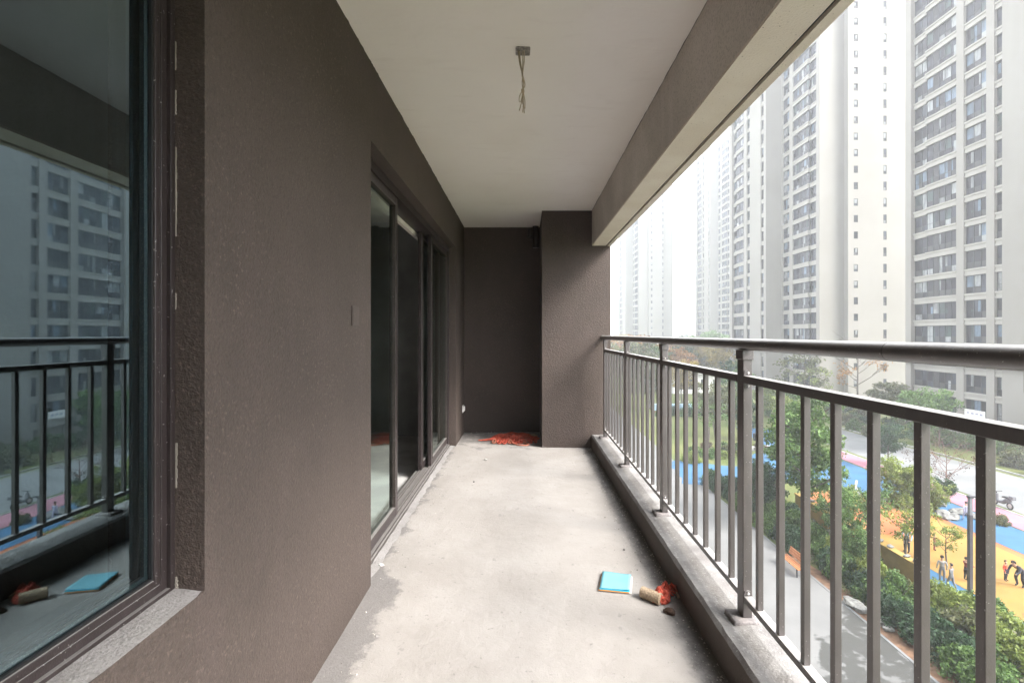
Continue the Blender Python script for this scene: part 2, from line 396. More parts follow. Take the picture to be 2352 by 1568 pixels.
def bevel(o, w, seg=2):
    m = o.modifiers.new('bevel', 'BEVEL'); m.width = w; m.segments = seg; m.limit_method = 'ANGLE'; return o
class Thing:                        # Empty at base; parts given in world coordinates
    def __init__(s, name, loc): s.o = empty(name, loc); s.l = Vector(loc)
    def part(s, mb, name, mats, smooth=False, parent=None, bev=0):
        mb.v = [(x - s.l.x, y - s.l.y, z - s.l.z) for x, y, z in mb.v]
        o = mb.obj(name, mats, parent or s.o, smooth)
        if bev: bevel(o, bev)
        return o
def holed_wall(axis, u0, u1, z0, z1, holes, d0, d1, step=None):
    """wall sheet with rectangular holes (ua,ub,za,zb); axis 'x': plane normal X, u = y; d0..d1 thickness"""
    us = sorted({u0, u1, *[h[0] for h in holes], *[h[1] for h in holes]}); zs = sorted({z0, z1, *[h[2] for h in holes], *[h[3] for h in holes]})
    us = [u for u in us if u0 <= u <= u1]; zs = [z for z in zs if z0 <= z <= z1]
    solid = lambda i, j: 0 <= i < len(us) - 1 and 0 <= j < len(zs) - 1 and not any(h[0] <= (us[i] + us[i + 1]) / 2 <= h[1] and h[2] <= (zs[j] + zs[j + 1]) / 2 <= h[3] for h in holes)
    P = (lambda d, u, z: (d, u, z)) if axis == 'x' else (lambda d, u, z: (u, d, z))
    mb = MB()
    for i in range(len(us) - 1):
        for j in range(len(zs) - 1):
            if not solid(i, j): continue
            a, b, c, d = us[i], us[i + 1], zs[j], zs[j + 1]
            mb.add([P(d0, a, c), P(d0, b, c), P(d0, b, d), P(d0, a, d)], [(0, 1, 2, 3)])
            mb.add([P(d1, a, c), P(d1, b, c), P(d1, b, d), P(d1, a, d)], [(3, 2, 1, 0)])
            for (ii, jj, e) in ((i - 1, j, (a, c, a, d)), (i + 1, j, (b, c, b, d)), (i, j - 1, (a, c, b, c)), (i, j + 1, (a, d, b, d))):
                if not solid(ii, jj):
                    mb.add([P(d0, e[0], e[1]), P(d0, e[2], e[3]), P(d1, e[2], e[3]), P(d1, e[0], e[1])], [(0, 1, 2, 3)])
    return mb

# ================================================================== THE BALCONY
XL, XR = -0.79, 0.765          # house wall face, kerb inner face
YB, YE = -2.6, 6.38            # near end (behind the camera), back of the far recess
ZC = 2.70                      # ceiling
# floor (uneven screed)
mb = MB(); nx, ny = 40, 180
rng = np.random.default_rng(3)
xs = np.linspace(-1.0, XR + 0.002, nx); ys = np.linspace(YB, YE + 0.01, ny)
for j in ys:
    for i in xs:
        h = 0.0025 * math.sin(i * 5 + j * 2.3) + 0.002 * math.sin(j * 7.1 - i * 3) + 0.0008 * rng.standard_normal()
        mb.v.append((i, j, h))
for j in range(ny - 1):
    for i in range(nx - 1):
        a = j * nx + i; mb.f.append((a, a + 1, a + nx + 1, a + nx)); mb.mi.append(0)
tag(mb.obj('balcony_floor', M['floor'], smooth=True), 'pale cement screed floor of the balcony with dirt and painted shade along the kerb', 'floor', kind='structure')
tag(MB().box(-1.0, 0.97, YB, 6.6, -0.22, -0.012).obj('balcony_slab', M['sill']), 'concrete slab under the balcony screed', 'slab', kind='structure')
# ceiling with a hole-less sheet and a thick slab above
mb = MB().box(-1.0, 0.772, YB, 6.6, ZC, ZC + 0.12)
ceil = tag(mb.obj('balcony_ceiling', M['ceiling']), 'off white plastered ceiling over the balcony', 'ceiling', kind='structure')
# torn paint line where wall colour meets the ceiling
mb = MB(); y = YB; pr = 0.004
def torn(p0, p1, nrm, n, amp):
    p0, p1, nrm = Vector(p0), Vector(p1), Vector(nrm); vs = []; w = 0.004
    for k in range(n + 1):
        w = max(0.0008, min(amp, w + random.uniform(-1, 1) * amp * 0.45)); p = p0.lerp(p1, k / n)
        vs += [p, p + nrm * w]
    return vs, [(2 * k, 2 * k + 2, 2 * k + 3, 2 * k + 1) for k in range(n)]
mb.add(*torn((XL - 0.002, YB, ZC - 0.002), (XL - 0.002, YE, ZC - 0.002), (1, 0, 0), 620, 0.006))
mb.add(*torn((XL, YE, ZC - 0.002), (0.2, YE, ZC - 0.002), (0, -1, 0), 60, 0.012))
mb.add(*torn((0.2, 5.512, ZC - 0.002), (0.77, 5.512, ZC - 0.002), (0, -1, 0), 40, 0.010))
mb.add(*torn((0.771, YB, ZC - 0.002), (0.771, 5.51, ZC - 0.002), (-1, 0, 0), 300, 0.004))
mb.obj('paint_edge', M['stucco'], ceil)
# house wall with window and door openings
WIN = (-1.25, 1.195, 0.665, 2.30); DOOR = (2.49, 5.585, -0.05, 2.296)
hw = holed_wall('x', YB, YE + 0.0, -0.05, ZC + 0.1, [WIN, DOOR], XL, XL - 0.24)
tag(hw.obj('house_wall', M['stucco']), 'dark brown stucco house wall with window and sliding door', 'wall', kind='structure')
tag(MB().box(-1.05, 0.2035, YE, YE + 0.2, -0.05, ZC + 0.1).obj('recess_wall', M['stucco']), 'dark brown stucco back wall of the far recess', 'wall', kind='structure')
tag(MB().box(0.2035, 0.985, 5.51, YE + 0.2, -3.2, ZC + 0.4).obj('end_pillar', M['stucco']), 'brown stucco pillar closing the far end of the balcony', 'pillar', kind='structure')
tag(MB().box(-1.05, 0.985, YB - 0.2, YB, -0.05, ZC + 0.1).obj('near_end_wall', M['stucco']), 'brown stucco wall at the balcony end behind the viewer', 'wall', kind='structure')
# beam: stucco inner face, cream underside with drip groove, outer lip
bm_ = MB()
bm_.box(0.772, 0.964, YB, 5.51, 2.312, 3.1)
beam = tag(bm_.obj('edge_beam', M['stucco_beam']), 'brown stucco beam along the open side above the railing', 'beam', kind='structure')
so = MB()
so.box(0.774, 0.931, YB, 5.508, 2.3, 2.3118)
so.box(0.944, 0.985, YB, 5.508, 2.292, 2.3118)
so.box(0.9645, 0.985, YB, 5.508, 2.3118, 3.1)
so.obj('soffit', M['soffit'], beam)
MB().box(0.931, 0.944, YB, 5.508, 2.3085, 2.3119).obj('drip_groove', M['gasket'], beam)
# kerb: uneven top
mb = MB(); n = 160; prof = [(XR, -0.02), (XR, 0.135), (XR + 0.014, 0.150), (XR + 0.07, 0.149), (XR + 0.12, 0.156), (XR + 0.20, 0.150), (0.985, 0.143), (0.985, -0.4)]
for k in range(n + 1):
    yk = YB + (5.511 - YB) * k / n
    for q, (x, z) in enumerate(prof):
        w = 0.0 if q in (0, 7) else 0.003
        mb.v.append((x + random.uniform(-w, w) * 0.5, yk, z + random.uniform(-w, w) * (0.6 if q > 1 else 0)))
m_ = len(prof)
for k in range(n):
    for q in range(m_ - 1):
        a = k * m_ + q; mb.f.append((a, a + m_, a + m_ + 1, a + 1)); mb.mi.append(0)
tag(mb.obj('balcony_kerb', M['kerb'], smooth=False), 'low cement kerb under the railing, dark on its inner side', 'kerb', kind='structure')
# own building above and below (keeps the light right)
tag(MB().box(-14, -1.06, -30, 40, GZ, -0.25).box(-14, 0.98, -30, 40, 3.1, 60).box(-14, 0.4, -30, 40, GZ, -3.3).obj('building_mass', M['tower']), 'storeys of the own apartment block above and below the balcony', 'building', kind='structure')
# rooms behind window and door
def room(y0, y1, name, label):
    x0, x1, z0, z1 = -5.6, -1.035, -0.03, 2.75
    mb = MB()
    mb.add([(x0, y0, z0), (x0, y1, z0), (x0, y1, z1), (x0, y0, z1)], [(0, 1, 2, 3)])
    mb.add([(x0, y0, z0), (x1, y0, z0), (x1, y0, z1), (x0, y0, z1)], [(0, 1, 2, 3)])
    mb.add([(x0, y1, z0), (x1, y1, z0), (x1, y1, z1), (x0, y1, z1)], [(0, 1, 2, 3)])
    mb.add([(x0, y0, z1), (x1, y0, z1), (x1, y1, z1), (x0, y1, z1)], [(0, 1, 2, 3)], 1)
    mb.add([(x0, y0, z0), (x1, y0, z0), (x1, y1, z0), (x0, y1, z0)], [(0, 1, 2, 3)], 2)
    tag(mb.obj(name, [M['room'], M['plaster'], M['room_floor']]), label, 'room', kind='structure')
room(-2.0, 1.9, 'window_room', 'dark raw concrete room behind the window')
room(1.95, 6.3, 'door_room', 'dark raw concrete room behind the sliding door')
lin = MB().box(-1.034, -1.00, DOOR[0] - 0.05, DOOR[1] + 0.05, 2.2, 2.29)
tag(lin.obj('door_lintel', M['plaster']), 'pale plaster lintel inside the sliding door', 'lintel', kind='structure')

# ---- window (left edge of the picture)
wy0, wy1, wz0, wz1 = WIN
T = Thing('fixed_window', (-0.93, 0, wz0))
def ring_x(mb, x0, x1, ya, yb, za, zb, wl, wr=None, wb=None, wt=None, mi=0):   # picture frame in plane X
    wr = wl if wr is None else wr; wb = wl if wb is None else wb; wt = wl if wt is None else wt
    mb.box(x0, x1, ya, ya + wl, za, zb, mi).box(x0, x1, yb - wr, yb, za, zb, mi)
    mb.box(x0, x1, ya + wl, yb - wr, za, za + wb, mi).box(x0, x1, ya + wl, yb - wr, zb - wt, zb, mi); return mb
e = 0.001
T.part(ring_x(MB(), -0.99, -0.872, wy0 + e, wy1 - e, wz0 + e, wz1 - e, 0.034), 'outer_frame', M['alu'], bev=0.002)
T.part(ring_x(MB(), -0.875, -0.862, wy0 + e, wy1 - e, wz0 + e, wz1 - e, 0.015), 'front_flange', M['alu'], bev=0.0015)
T.part(ring_x(MB(), -0.955, -0.8725, wy0 + 0.035, wy1 - 0.035, wz0 + 0.035, wz1 - 0.035, 0.018), 'sash', M['alu'], bev=0.003)
T.part(ring_x(MB(), -0.952, -0.8765, wy0 + 0.0532, wy1 - 0.0532, wz0 + 0.0532, wz1 - 0.0532, 0.005), 'gasket', M['gasket'])
T.part(ring_x(MB(), -0.897, -0.886, wy0 + 0.0585, wy1 - 0.0585, wz0 + 0.0585, wz1 - 0.0585, 0.010), 'glazing_spacer', M['spacer'])
for xg in (-0.8835, -0.8995):
    g = MB().add([(xg, wy0 + 0.056, wz0 + 0.056), (xg, wy1 - 0.056, wz0 + 0.056), (xg, wy1 - 0.056, wz1 - 0.056), (xg, wy0 + 0.056, wz1 - 0.056)], [(0, 1, 2, 3)])
    T.part(g, 'pane', M['glass'])
ck = MB()
def blob_strip(mb, x, y, za, zb, w, n=14):
    for k in range(n):
        z0 = za + (zb - za) * k / n; z1 = za + (zb - za) * (k + 1) / n; ww = w * random.uniform(0.25, 0.6)
        mb.box(x - 0.0, x + ww, y - 0.0035, y - 0.0005, z0, z1)
for za, zb, w in ((1.54, 1.76, 0.006), (1.84, 1.90, 0.004), (1.36, 1.40, 0.004), (1.95, 2.02, 0.003), (0.92, 1.03, 0.008), (0.67, 0.70, 0.012)):
    blob_strip(ck, -0.861, wy1, za, zb, w)
T.part(ck, 'sealant_smear', M['caulk'])
tag(T.o, 'large brown framed window reflecting the towers, next to the viewer', 'window')
# sill render on the reveal bottom
mb = MB(); n = 60
for k in range(n + 1):
    yk = wy0 + (wy1 - 0.002 - wy0) * k / n
    for x, z in ((-0.864, 0.672), (-0.83, 0.671), (XL - 0.001, 0.6652), (XL - 0.0008, 0.650)):
        mb.v.append((x, yk, z + random.uniform(-0.0012, 0.0012)))
for k in range(n):
    for q in range(3): a = k * 4 + q; mb.f.append((a, a + 1, a + 5, a + 4)); mb.mi.append(0)
tag(mb.obj('window_sill', M['sill']), 'rough grey render sill below the big window', 'sill', kind='structure')

# ---- sliding door
dy0, dy1, dz0, dz1 = DOOR
T = Thing('sliding_door', (-0.9, (dy0 + dy1) / 2, 0))
fr = ring_x(MB(), -1.0, -0.868, dy0 + e, dy1 - e, 0.012, dz1 - e, 0.05, 0.05, 0.028, 0.06)
T.part(fr, 'outer_frame', M['alu'], bev=0.002)
T.part(MB().box(-0.8679, -0.855, dy0 + 0.03, dy1 - 0.03, 0.006, 0.03), 'threshold_edge', M['alu2'], bev=0.002)
for x in (-0.955, -0.895):
    T.part(MB().box(x - 0.004, x + 0.004, dy0 + 0.05, dy1 - 0.05, 0.04, 0.052), 'track', M['alu2'])
def panel(ya, yb, x0, x1, name):
    p = T.part(ring_x(MB(), x0, x1, ya, yb, 0.0525, dz1 - 0.063, 0.045, 0.062, 0.06, 0.05), name, M['alu'], bev=0.003)
    T.part(ring_x(MB(), x0 - 0.004, x1 + 0.004, ya + 0.0455, yb - 0.0625, 0.113, dz1 - 0.1135, 0.009), 'bead', M['alu2'], parent=p)
    xm = (x0 + x1) / 2
    T.part(MB().add([(xm, ya + 0.05, 0.12), (xm, yb - 0.065, 0.12), (xm, yb - 0.065, dz1 - 0.12), (xm, ya + 0.05, dz1 - 0.12)], [(0, 1, 2, 3)]), 'pane', M['door_glass'], parent=p)
    return p
panel(2.545, 3.353, -0.912, -0.878, 'fixed_panel')
panel(4.56, 5.532, -0.912, -0.878, 'fixed_panel')
panel(4.42, 5.36, -0.972, -0.938, 'sliding_panel')
tag(T.o, 'brown aluminium sliding door standing half open in the stucco wall', 'door')
# mortar fillet at the door foot
mb = MB(); n = 80
for k in range(n + 1):
    yk = dy0 + (dy1 - dy0) * k / n; w = 0.02 + random.uniform(-0.006, 0.006)
    mb.v += [(-0.8545, yk, 0.012 + random.uniform(-0.003, 0.003)), (-0.84, yk, 0.010), (-0.84 + w * 1.6, yk, 0.0035)]
for k in range(n):
    for q in range(2): a = k * 3 + q; mb.f.append((a, a + 1, a + 4, a + 3)); mb.mi.append(0)
tag(mb.obj('mortar_fillet', M['sill']), 'rough mortar fillet at the foot of the sliding door', 'mortar', kind='structure')

# ---- small things on wall and ceiling
T = Thing('switch_cover', (XL, 2.25, 1.382))
T.part(MB().box(XL, XL + 0.007, 2.205, 2.298, 1.336, 1.428), 'cover_plate', M['cover'], bev=0.003)
T.part(MB().box(XL + 0.0071, XL + 0.0085, 2.212, 2.291, 1.343, 1.421), 'raised_centre', M['cover'], bev=0.001)
tag(T.o, 'blank switch cover painted over brown beside the sliding door', 'switch')
T = Thing('wall_socket', (XL, 6.2, 0.34))
T.part(MB().box(XL, XL + 0.012, 6.15, 6.24, 0.29, 0.385), 'face_plate', M['white'], bev=0.004)
T.part(MB().box(XL + 0.0121, XL + 0.03, 6.165, 6.225, 0.31, 0.37), 'splash_lid', M['white'], bev=0.006)
tag(T.o, 'small white socket low on the house wall near the recess', 'socket')
T = Thing('pipe_bracket', (0.13, 6.3, 2.55))
T.part(MB().tube([(0.15, 6.315, 2.42), (0.15, 6.315, 2.699)], 0.042, 12), 'pipe_stub', M['alu'], True)
T.part(MB().box(0.045, 0.075, 6.28, 6.379, 2.56, 2.66).box(0.075, 0.2, 6.35, 6.379, 2.54, 2.6), 'bracket', M['alu'], bev=0.004)
tag(T.o, 'dark pipe stub with bracket in the upper corner of the recess', 'pipe')
T = Thing('ceiling_wires', (0, 2.394, ZC))
mb = MB().prism([(-0.042, 2.362), (-0.03, 2.357), (0.026, 2.36), (0.03, 2.366), (0.029, 2.428), (0.024, 2.433), (-0.038, 2.431), (-0.043, 2.425)], ZC - 0.003, ZC + 0.02)
T.part(mb, 'filled_box', M['boxfill'])
def wire(pts, r=0.0022, m='wire'):
    P = [Vector(p) for p in pts]; q = []
    for i in range(len(P) - 1):
        p0, p1, p2, p3 = P[max(i - 1, 0)], P[i], P[i + 1], P[min(i + 2, len(P) - 1)]
        for k in range(6):
            t = k / 6
            q.append(0.5 * ((2 * p1) + (p2 - p0) * t + (2 * p0 - 5 * p1 + 4 * p2 - p3) * t * t + (-p0 + 3 * p1 - 3 * p2 + p3) * t ** 3))
    q.append(P[-1]); return MB().tube(q, r, 6)
for k, (xa, xb, L) in enumerate(((-0.03, -0.012, 0.30), (-0.022, -0.006, 0.255), (-0.010, -0.004, 0.305), (-0.002, 0.003, 0.29), (0.0, -0.004, 0.31), (-0.026, -0.010, 0.27))):
    yk = 2.392 + 0.004 * (k % 3 - 1)
    T.part(wire([(xa, yk, ZC - 0.002), (xa * 0.8, yk, ZC - 0.06), (-0.011 + 0.004 * (k % 2), yk, ZC - 0.12), (-0.010 + 0.007 * (k % 3), yk + 0.004, ZC - 0.165), (-0.006, yk, ZC - 0.195), (xb, yk, ZC - 0.25), (xb - 0.012 + 0.006 * k * 0.7, yk, ZC - L)]), 'wire', M['wire'], True)
T.part(wire([(-0.006, 2.39, ZC - 0.195), (-0.022, 2.39, ZC - 0.225), (-0.025, 2.39, ZC - 0.25), (-0.019, 2.39, ZC - 0.256), (-0.012, 2.39, ZC - 0.235), (-0.006, 2.392, ZC - 0.2)], 0.0018), 'wire_loop', M['wire'], True)
T.part(MB().tube([(-0.008, 2.392, ZC - 0.192), (-0.005, 2.392, ZC - 0.207)], 0.0075, 8), 'knot', M['wire'], True)
tag(T.o, 'bundle of bare lamp wires hanging from a grey ceiling box', 'wires')

# ---- railing
XP = 0.8925
T = Thing('balcony_railing', (XP, 2.5, 0.15))
posts = [-1.48, -0.335, 0.811, 1.957, 3.09, 4.20, 5.325]
mb = MB().tube([(XP, YB + 0.01, 1.2565), (XP, 1.176, 1.2565)], 0.0235, 20); hr = T.part(mb, 'handrail', M['rail'], True)
mb = MB().tube([(XP, 1.178, 1.2565), (XP, 5.505, 1.2565)], 0.0235, 20); T.part(mb, 'handrail', M['rail'], True)
T.part(MB().tube([(XP, 1.1745, 1.2565), (XP, 1.1795, 1.2565)], 0.0229, 20), 'rail_joint', M['gasket'], True)
pm = None
def copyp(o, dy):
    c = o.copy(); COL.objects.link(c); c.location.y += dy; return c
def mk_post(y):
    p = T.part(MB().box(XP - 0.0185, XP + 0.0185, y - 0.0275, y + 0.0275, 0.166, 1.205), 'post', M['rail'], bev=0.003)
    T.part(MB().box(XP - 0.0225, XP + 0.0225, y - 0.032, y + 0.032, 1.196, 1.2345), 'collar', M['rail'], parent=p, bev=0.002)
    T.part(MB().box(XP - 0.065, XP + 0.036, y - 0.055, y + 0.042, 0.146, 0.166), 'base_plate', M['plate'], parent=p, bev=0.006)
    for zb, sgn in ((1.1345, 1), (1.1015, -1), (0.2565, 1)):
        b = MB(); pts = [(XP + 0.0165 * math.cos(a), zb + sgn * 0.020 * math.sin(a)) for a in np.linspace(0, math.pi, 9)]
        for yy, ff in ((y - 0.0278, 1), (y - 0.0315, -1)):
            b.add([(q[0], yy, q[1]) for q in pts], [tuple(range(9)) if ff * sgn > 0 else tuple(range(8, -1, -1))])
        for k in range(8):
            b.add([(pts[k][0], y - 0.0278, pts[k][1]), (pts[k + 1][0], y - 0.0278, pts[k + 1][1]), (pts[k + 1][0], y - 0.0315, pts[k + 1][1]), (pts[k][0], y - 0.0315, pts[k][1])], [(0, 1, 2, 3)])
        T.part(b, 'bracket_ear', M['rail'], parent=p)
        T.part(MB().tube([(XP + 0.001, y - 0.0315, zb + sgn * 0.009), (XP + 0.001, y - 0.0352, zb + sgn * 0.009)], [0.0052, 0.0042], 10), 'screw', M['screw'], True, parent=p)
    return p
p0 = mk_post(posts[0])
for y in posts[1:]:
    c = copyp(p0, y - posts[0])
    for ch in list(p0.children): k = ch.copy(); COL.objects.link(k); k.parent = c
b0 = None
for a, b in zip(posts[:-1], posts[1:]):
    T.part(MB().box(XP - 0.02, XP + 0.018, a + 0.0276, b - 0.0276, 1.103, 1.133), 'upper_rail', M['rail'], bev=0.002)
    T.part(MB().box(XP - 0.016, XP + 0.016, a + 0.0276, b - 0.0276, 0.230, 0.254), 'lower_rail', M['rail'], bev=0.002)
    for k in range(7):
        y = a + 0.124 + (b - a - 0.248) * k / 6
        if b0 is None:
            b0 = T.part(MB().box(XP - 0.0105, XP + 0.0105, y - 0.0105, y + 0.0105, 0.2541, 1.1029), 'baluster', M['rail'], bev=0.0015); yb0 = y
        else: copyp(b0, y - yb0)
tag(T.o, 'brown painted metal balcony railing with round handrail and square balusters', 'railing')

# ---- litter on the floor
c = [fp(1384, 1318), fp(1450, 1325), fp(1447, 1364), fp(1377, 1357)]
T = Thing('paper_booklet', (*((c[0] + c[2]) / 2).xy, 0.004))
def sheet(mb, c, z, dz, inset=(0, 0, 0, 0), n=10, th=0.0006, mi=0, curl=0.0, ox=0.0, oy=0.0):
    q = [c[k] + Vector((ox, oy, 0)) for k in range(4)]; vs = []
    for s in (0, 1):
        for j in range(n + 1):
            for i in range(n + 1):
                u, v = i / n, j / n
                p = q[0].lerp(q[1], u).lerp(q[3].lerp(q[2], u), v)
                zz = z + dz * v + curl * (max(0, u - 0.3) ** 2) * v + 0.0015 * math.sin(u * 5 + 1) * (1 - v) + (th if s else 0)
                vs.append((p.x, p.y, zz))
    w = n + 1; N = w * w; fs = []
    for j in range(n):
        for i in range(n):
            a = j * w + i; fs += [(a, a + w, a + w + 1, a + 1), (N + a, N + a + 1, N + a + w + 1, N + a + w)]
    for i in range(n):
        for a, b in ((i, i + 1), (n * w + i + 1, n * w + i), ((i + 1) * w, i * w), (i * w + n, (i + 1) * w + n)):
            fs.append((a, b, N + b, N + a))
    mb.add(vs, fs, mi); return mb
T.part(sheet(MB(), c, 0.004, 0.001, ox=0.006, oy=-0.006, th=0.003), 'white_pages', M['paper_white'])
T.part(sheet(MB(), c, 0.0085, 0.0, ox=-0.006, oy=-0.007, th=0.0022), 'orange_cover', M['paper_orange'])
T.part(sheet(MB(), c, 0.0118, 0.001, ox=-0.002, oy=-0.004, th=0.0012), 'dark_blue_sheet', M['paper_blue2'])
T.part(sheet(MB(), c, 0.0145, 0.002, ox=0.0, oy=0.002, curl=0.012), 'blue_cover', M['paper_blue'], True)
tag(T.o, 'light blue paper booklet with orange and white sheets lying on the screed', 'booklet')

def net_mound(mb, cx, cy, rx, ry, h, nu, nv, r, rot, seed, z0=0.006):
    rg = random.Random(seed); cs, sn = math.cos(rot), math.sin(rot)
    def H(u, v):
        d = u * u + v * v
        return max(0, 1 - d) ** 0.6 * h * (0.55 + 0.45 * math.sin(u * 6 + seed) * math.cos(v * 5 + 1.7) + 0.2 * math.sin(u * 13 + v * 11))
    def P(u, v): return (cx + (u * rx) * cs - (v * ry) * sn, cy + (u * rx) * sn + (v * ry) * cs, z0 + max(0, H(u, v)) + rg.uniform(0, 0.004))
    for k in range(nu):
        u = -0.97 + 1.94 * k / (nu - 1); L = math.sqrt(max(0.02, 1 - u * u)) * rg.uniform(0.85, 1.1); ph = rg.uniform(0, 6)
        mb.tube([P(u + 0.03 * math.sin(ph + s * 9), -L + 2 * L * s) for s in np.linspace(0, 1, 22)], r, 5)
    for k in range(nv):
        v = -0.95 + 1.9 * k / (nv - 1); L = math.sqrt(max(0.02, 1 - v * v)) * rg.uniform(0.85, 1.1); ph = rg.uniform(0, 6)
        mb.tube([P(-L + 2 * L * s, v + 0.03 * math.sin(ph + s * 11)) for s in np.linspace(0, 1, 30)], r, 5)
    return mb
T = Thing('net_sack', (-0.13, 5.95, 0.0))
T.part(net_mound(MB(), -0.12, 5.98, 0.29, 0.27, 0.05, 44, 34, 0.0055, 0.1, 2), 'net_body', M['red_net'], True)
def lumps(mb, cx, cy, rx, ry, h, n=18, z0=0.004):
    vs = []; 
    for j in range(n + 1):
        for i in range(n + 1):
            u, v = -1 + 2 * i / n, -1 + 2 * j / n; d = u * u + v * v
            s = 1 / max(1, math.sqrt(d)); u *= s; v *= s; d = min(1, u * u + v * v)
            z = max(0, 1 - d) ** 0.6 * h * (0.6 + 0.4 * math.sin(u * 7 + 1) * math.cos(v * 6))
            vs.append((cx + u * rx, cy + v * ry, z0 + max(0, z)))
    w = n + 1
    return mb.add(vs, [(j * w + i, j * w + i + 1, (j + 1) * w + i + 1, (j + 1) * w + i) for j in range(n) for i in range(n)])
T.part(lumps(MB(), -0.12, 5.98, 0.26, 0.24, 0.042), 'net_lining', M['red_net'], True)
rg = random.Random(5)
for k in range(9):
    x0 = -0.36 + 0.062 * k; y0 = 5.76 - 0.035 * math.sin(k * 0.42)
    w, d = rg.uniform(0.025, 0.05), rg.uniform(0.03, 0.07)
    T.part(MB().tube([(x0, y0 + 0.06, 0.03), (x0 - w / 2, y0, 0.016), (x0 - w * 0.4, y0 - d * 0.7, 0.011), (x0, y0 - d, 0.01), (x0 + w * 0.45, y0 - d * 0.6, 0.012), (x0 + w / 2, y0, 0.018), (x0 + 0.01, y0 + 0.06, 0.034)], 0.008, 6), 'fringe_loop', M['red_net'] if k % 3 else M['red_loop'], True)
T.part(MB().tube([(-0.16, 5.76, 0.03), (-0.13, 5.66, 0.014), (-0.06, 5.60, 0.01), (0.02, 5.585, 0.01), (0.055, 5.61, 0.012), (0.04, 5.66, 0.014), (0.0, 5.70, 0.02)], 0.009, 8), 'carry_loop', M['red_loop'], True)
T.part(MB().tube([(-0.36, 5.9, 0.02), (-0.43, 5.88, 0.014), (-0.5, 5.86, 0.010), (-0.555, 5.855, 0.008)], [0.02, 0.014, 0.010, 0.006], 7), 'twisted_tail', M['red_net'], True)
T.part(MB().tube([(0.09, 6.06, 0.035), (0.12, 6.0, 0.045), (0.165, 6.02, 0.03)], [0.012, 0.026, 0.01], 8, flat=0.6), 'paper_tag', M['tan'], True)
tag(T.o, 'crumpled orange red net sack with cord loops on the recess floor', 'net sack')

a, b = fp(1474, 1358, 0.03), fp(1512, 1373, 0.03)
T = Thing('straw_roll', (a.x, a.y, 0))
d = (b - a).normalized(); b2 = a + d * 0.1
mb = MB(); ns = 14
mb.tube([a + d * (0.10 * k / ns) for k in range(ns + 1)], [0.026 + 0.0012 * (k % 2) for k in range(ns + 1)], 18)
T.part(mb, 'roll_body', M['tan'], True)
T.part(MB().tube([a - d * 0.0012, a + d * 0.002], [0.012, 0.018], 14), 'roll_core', M['boxfill'], True)
tag(T.o, 'small tan straw roll lying beside the blue booklet', 'roll')
cn = fp(1513, 1378, 0.0)
T = Thing('net_scrap', (cn.x, cn.y, 0))
T.part(net_mound(MB(), cn.x + 0.004, cn.y - 0.004, 0.052, 0.046, 0.052, 18, 16, 0.0032, 0.5, 4, 0.012), 'net_bundle', M['red_net'], True)
T.part(lumps(MB(), cn.x + 0.004, cn.y - 0.004, 0.046, 0.041, 0.047), 'net_filling', M['red_net'], True)
T.part(net_mound(MB(), cn.x + 0.062, cn.y + 0.06, 0.06, 0.036, 0.045, 12, 9, 0.0032, 0.1, 6, 0.008), 'net_end', M['red_net'], True)
st = fp(1543, 1358); en = fp(1556, 1370)
T.part(MB().tube([(st.x - 0.01, st.y + 0.01, 0.03), (st.x + 0.012, st.y - 0.012, 0.022), (en.x, en.y - 0.02, 0.008)], 0.007, 7), 'stick', M['tan'], True)
tag(T.o, 'knotted red net scrap with a stick against the kerb', 'net scrap')
def rock_mesh(name, seed, mat, sub=2, sq=(1, 1, 1), rough=0.25):
    rg = random.Random(seed); bm = bmesh.new(); bmesh.ops.create_icosphere(bm, subdivisions=sub, radius=1)
    ph = [rg.uniform(0, 6) for _ in range(6)]
    for v in bm.verts:
        c = v.co; k = 1 + rough * (math.sin(c.x * 3 + ph[0]) * math.cos(c.y * 2.6 + ph[1]) + 0.6 * math.sin(c.z * 4 + ph[2] + c.x * 2)) + rg.uniform(-0.07, 0.07)
        v.co = Vector((c.x * k * sq[0], c.y * k * sq[1], c.z * k * sq[2]))
    me = bpy.data.meshes.new(name); bm.to_mesh(me); bm.free(); me.materials.append(mat); return me
p = fp(1538, 1411)
o = link('stone', rock_mesh('stone', 1, M['stone_brown'], 2, (0.031, 0.017, 0.016)), None, (p.x, p.y, 0.013), R(-50))
tag(o, 'dark brown lump of stone on the dirt by the kerb', 'stone')
for i, (px, py, s, m) in enumerate(((1514, 1389, 0.014, 'crumb'), (1434, 1263, 0.010, 'plate'), (1089, 1107, 0.014, 'plate'), (876, 1299, 0.016, 'white'), (757, 1461, 0.013, 'white'), (735, 1500, 0.014, 'white'), (1116, 1056, 0.02, 'crumb'))):
    p = fp(px, py)
    o = link('mortar_chip', rock_mesh('mortar_chip', 20 + i, M[m], 1, (s, s * 0.7, s * 0.45)), None, (p.x, p.y, s * 0.25 + 0.003), i)
    tag(o, 'small loose chip of mortar lying on the balcony screed', 'chip', 'mortar chips on the screed')
rg = np.random.default_rng(11); mb = MB()
def crumb(x, y, s):
    a = rg.uniform(0, 6.3, 3)
    vs = [(x + s * math.cos(a[0] + 2.1 * k) * rg.uniform(0.7, 1.2), y + s * math.sin(a[0] + 2.1 * k) * rg.uniform(0.7, 1.2), 0.0015) for k in range(3)] + [(x + rg.uniform(-.3, .3) * s, y + rg.uniform(-.3, .3) * s, 0.002 + s * rg.uniform(0.5, 1.0))]
    mb.add(vs, [(0, 1, 2), (0, 1, 3), (1, 2, 3), (2, 0, 3)], int(rg.integers(0, 3)))
for _ in range(1500):
    crumb(XR - abs(rg.normal(0, 0.075)) - 0.003, rg.uniform(0.6, 5.5), abs(rg.normal(0.0015, 0.0022)) + 0.001)
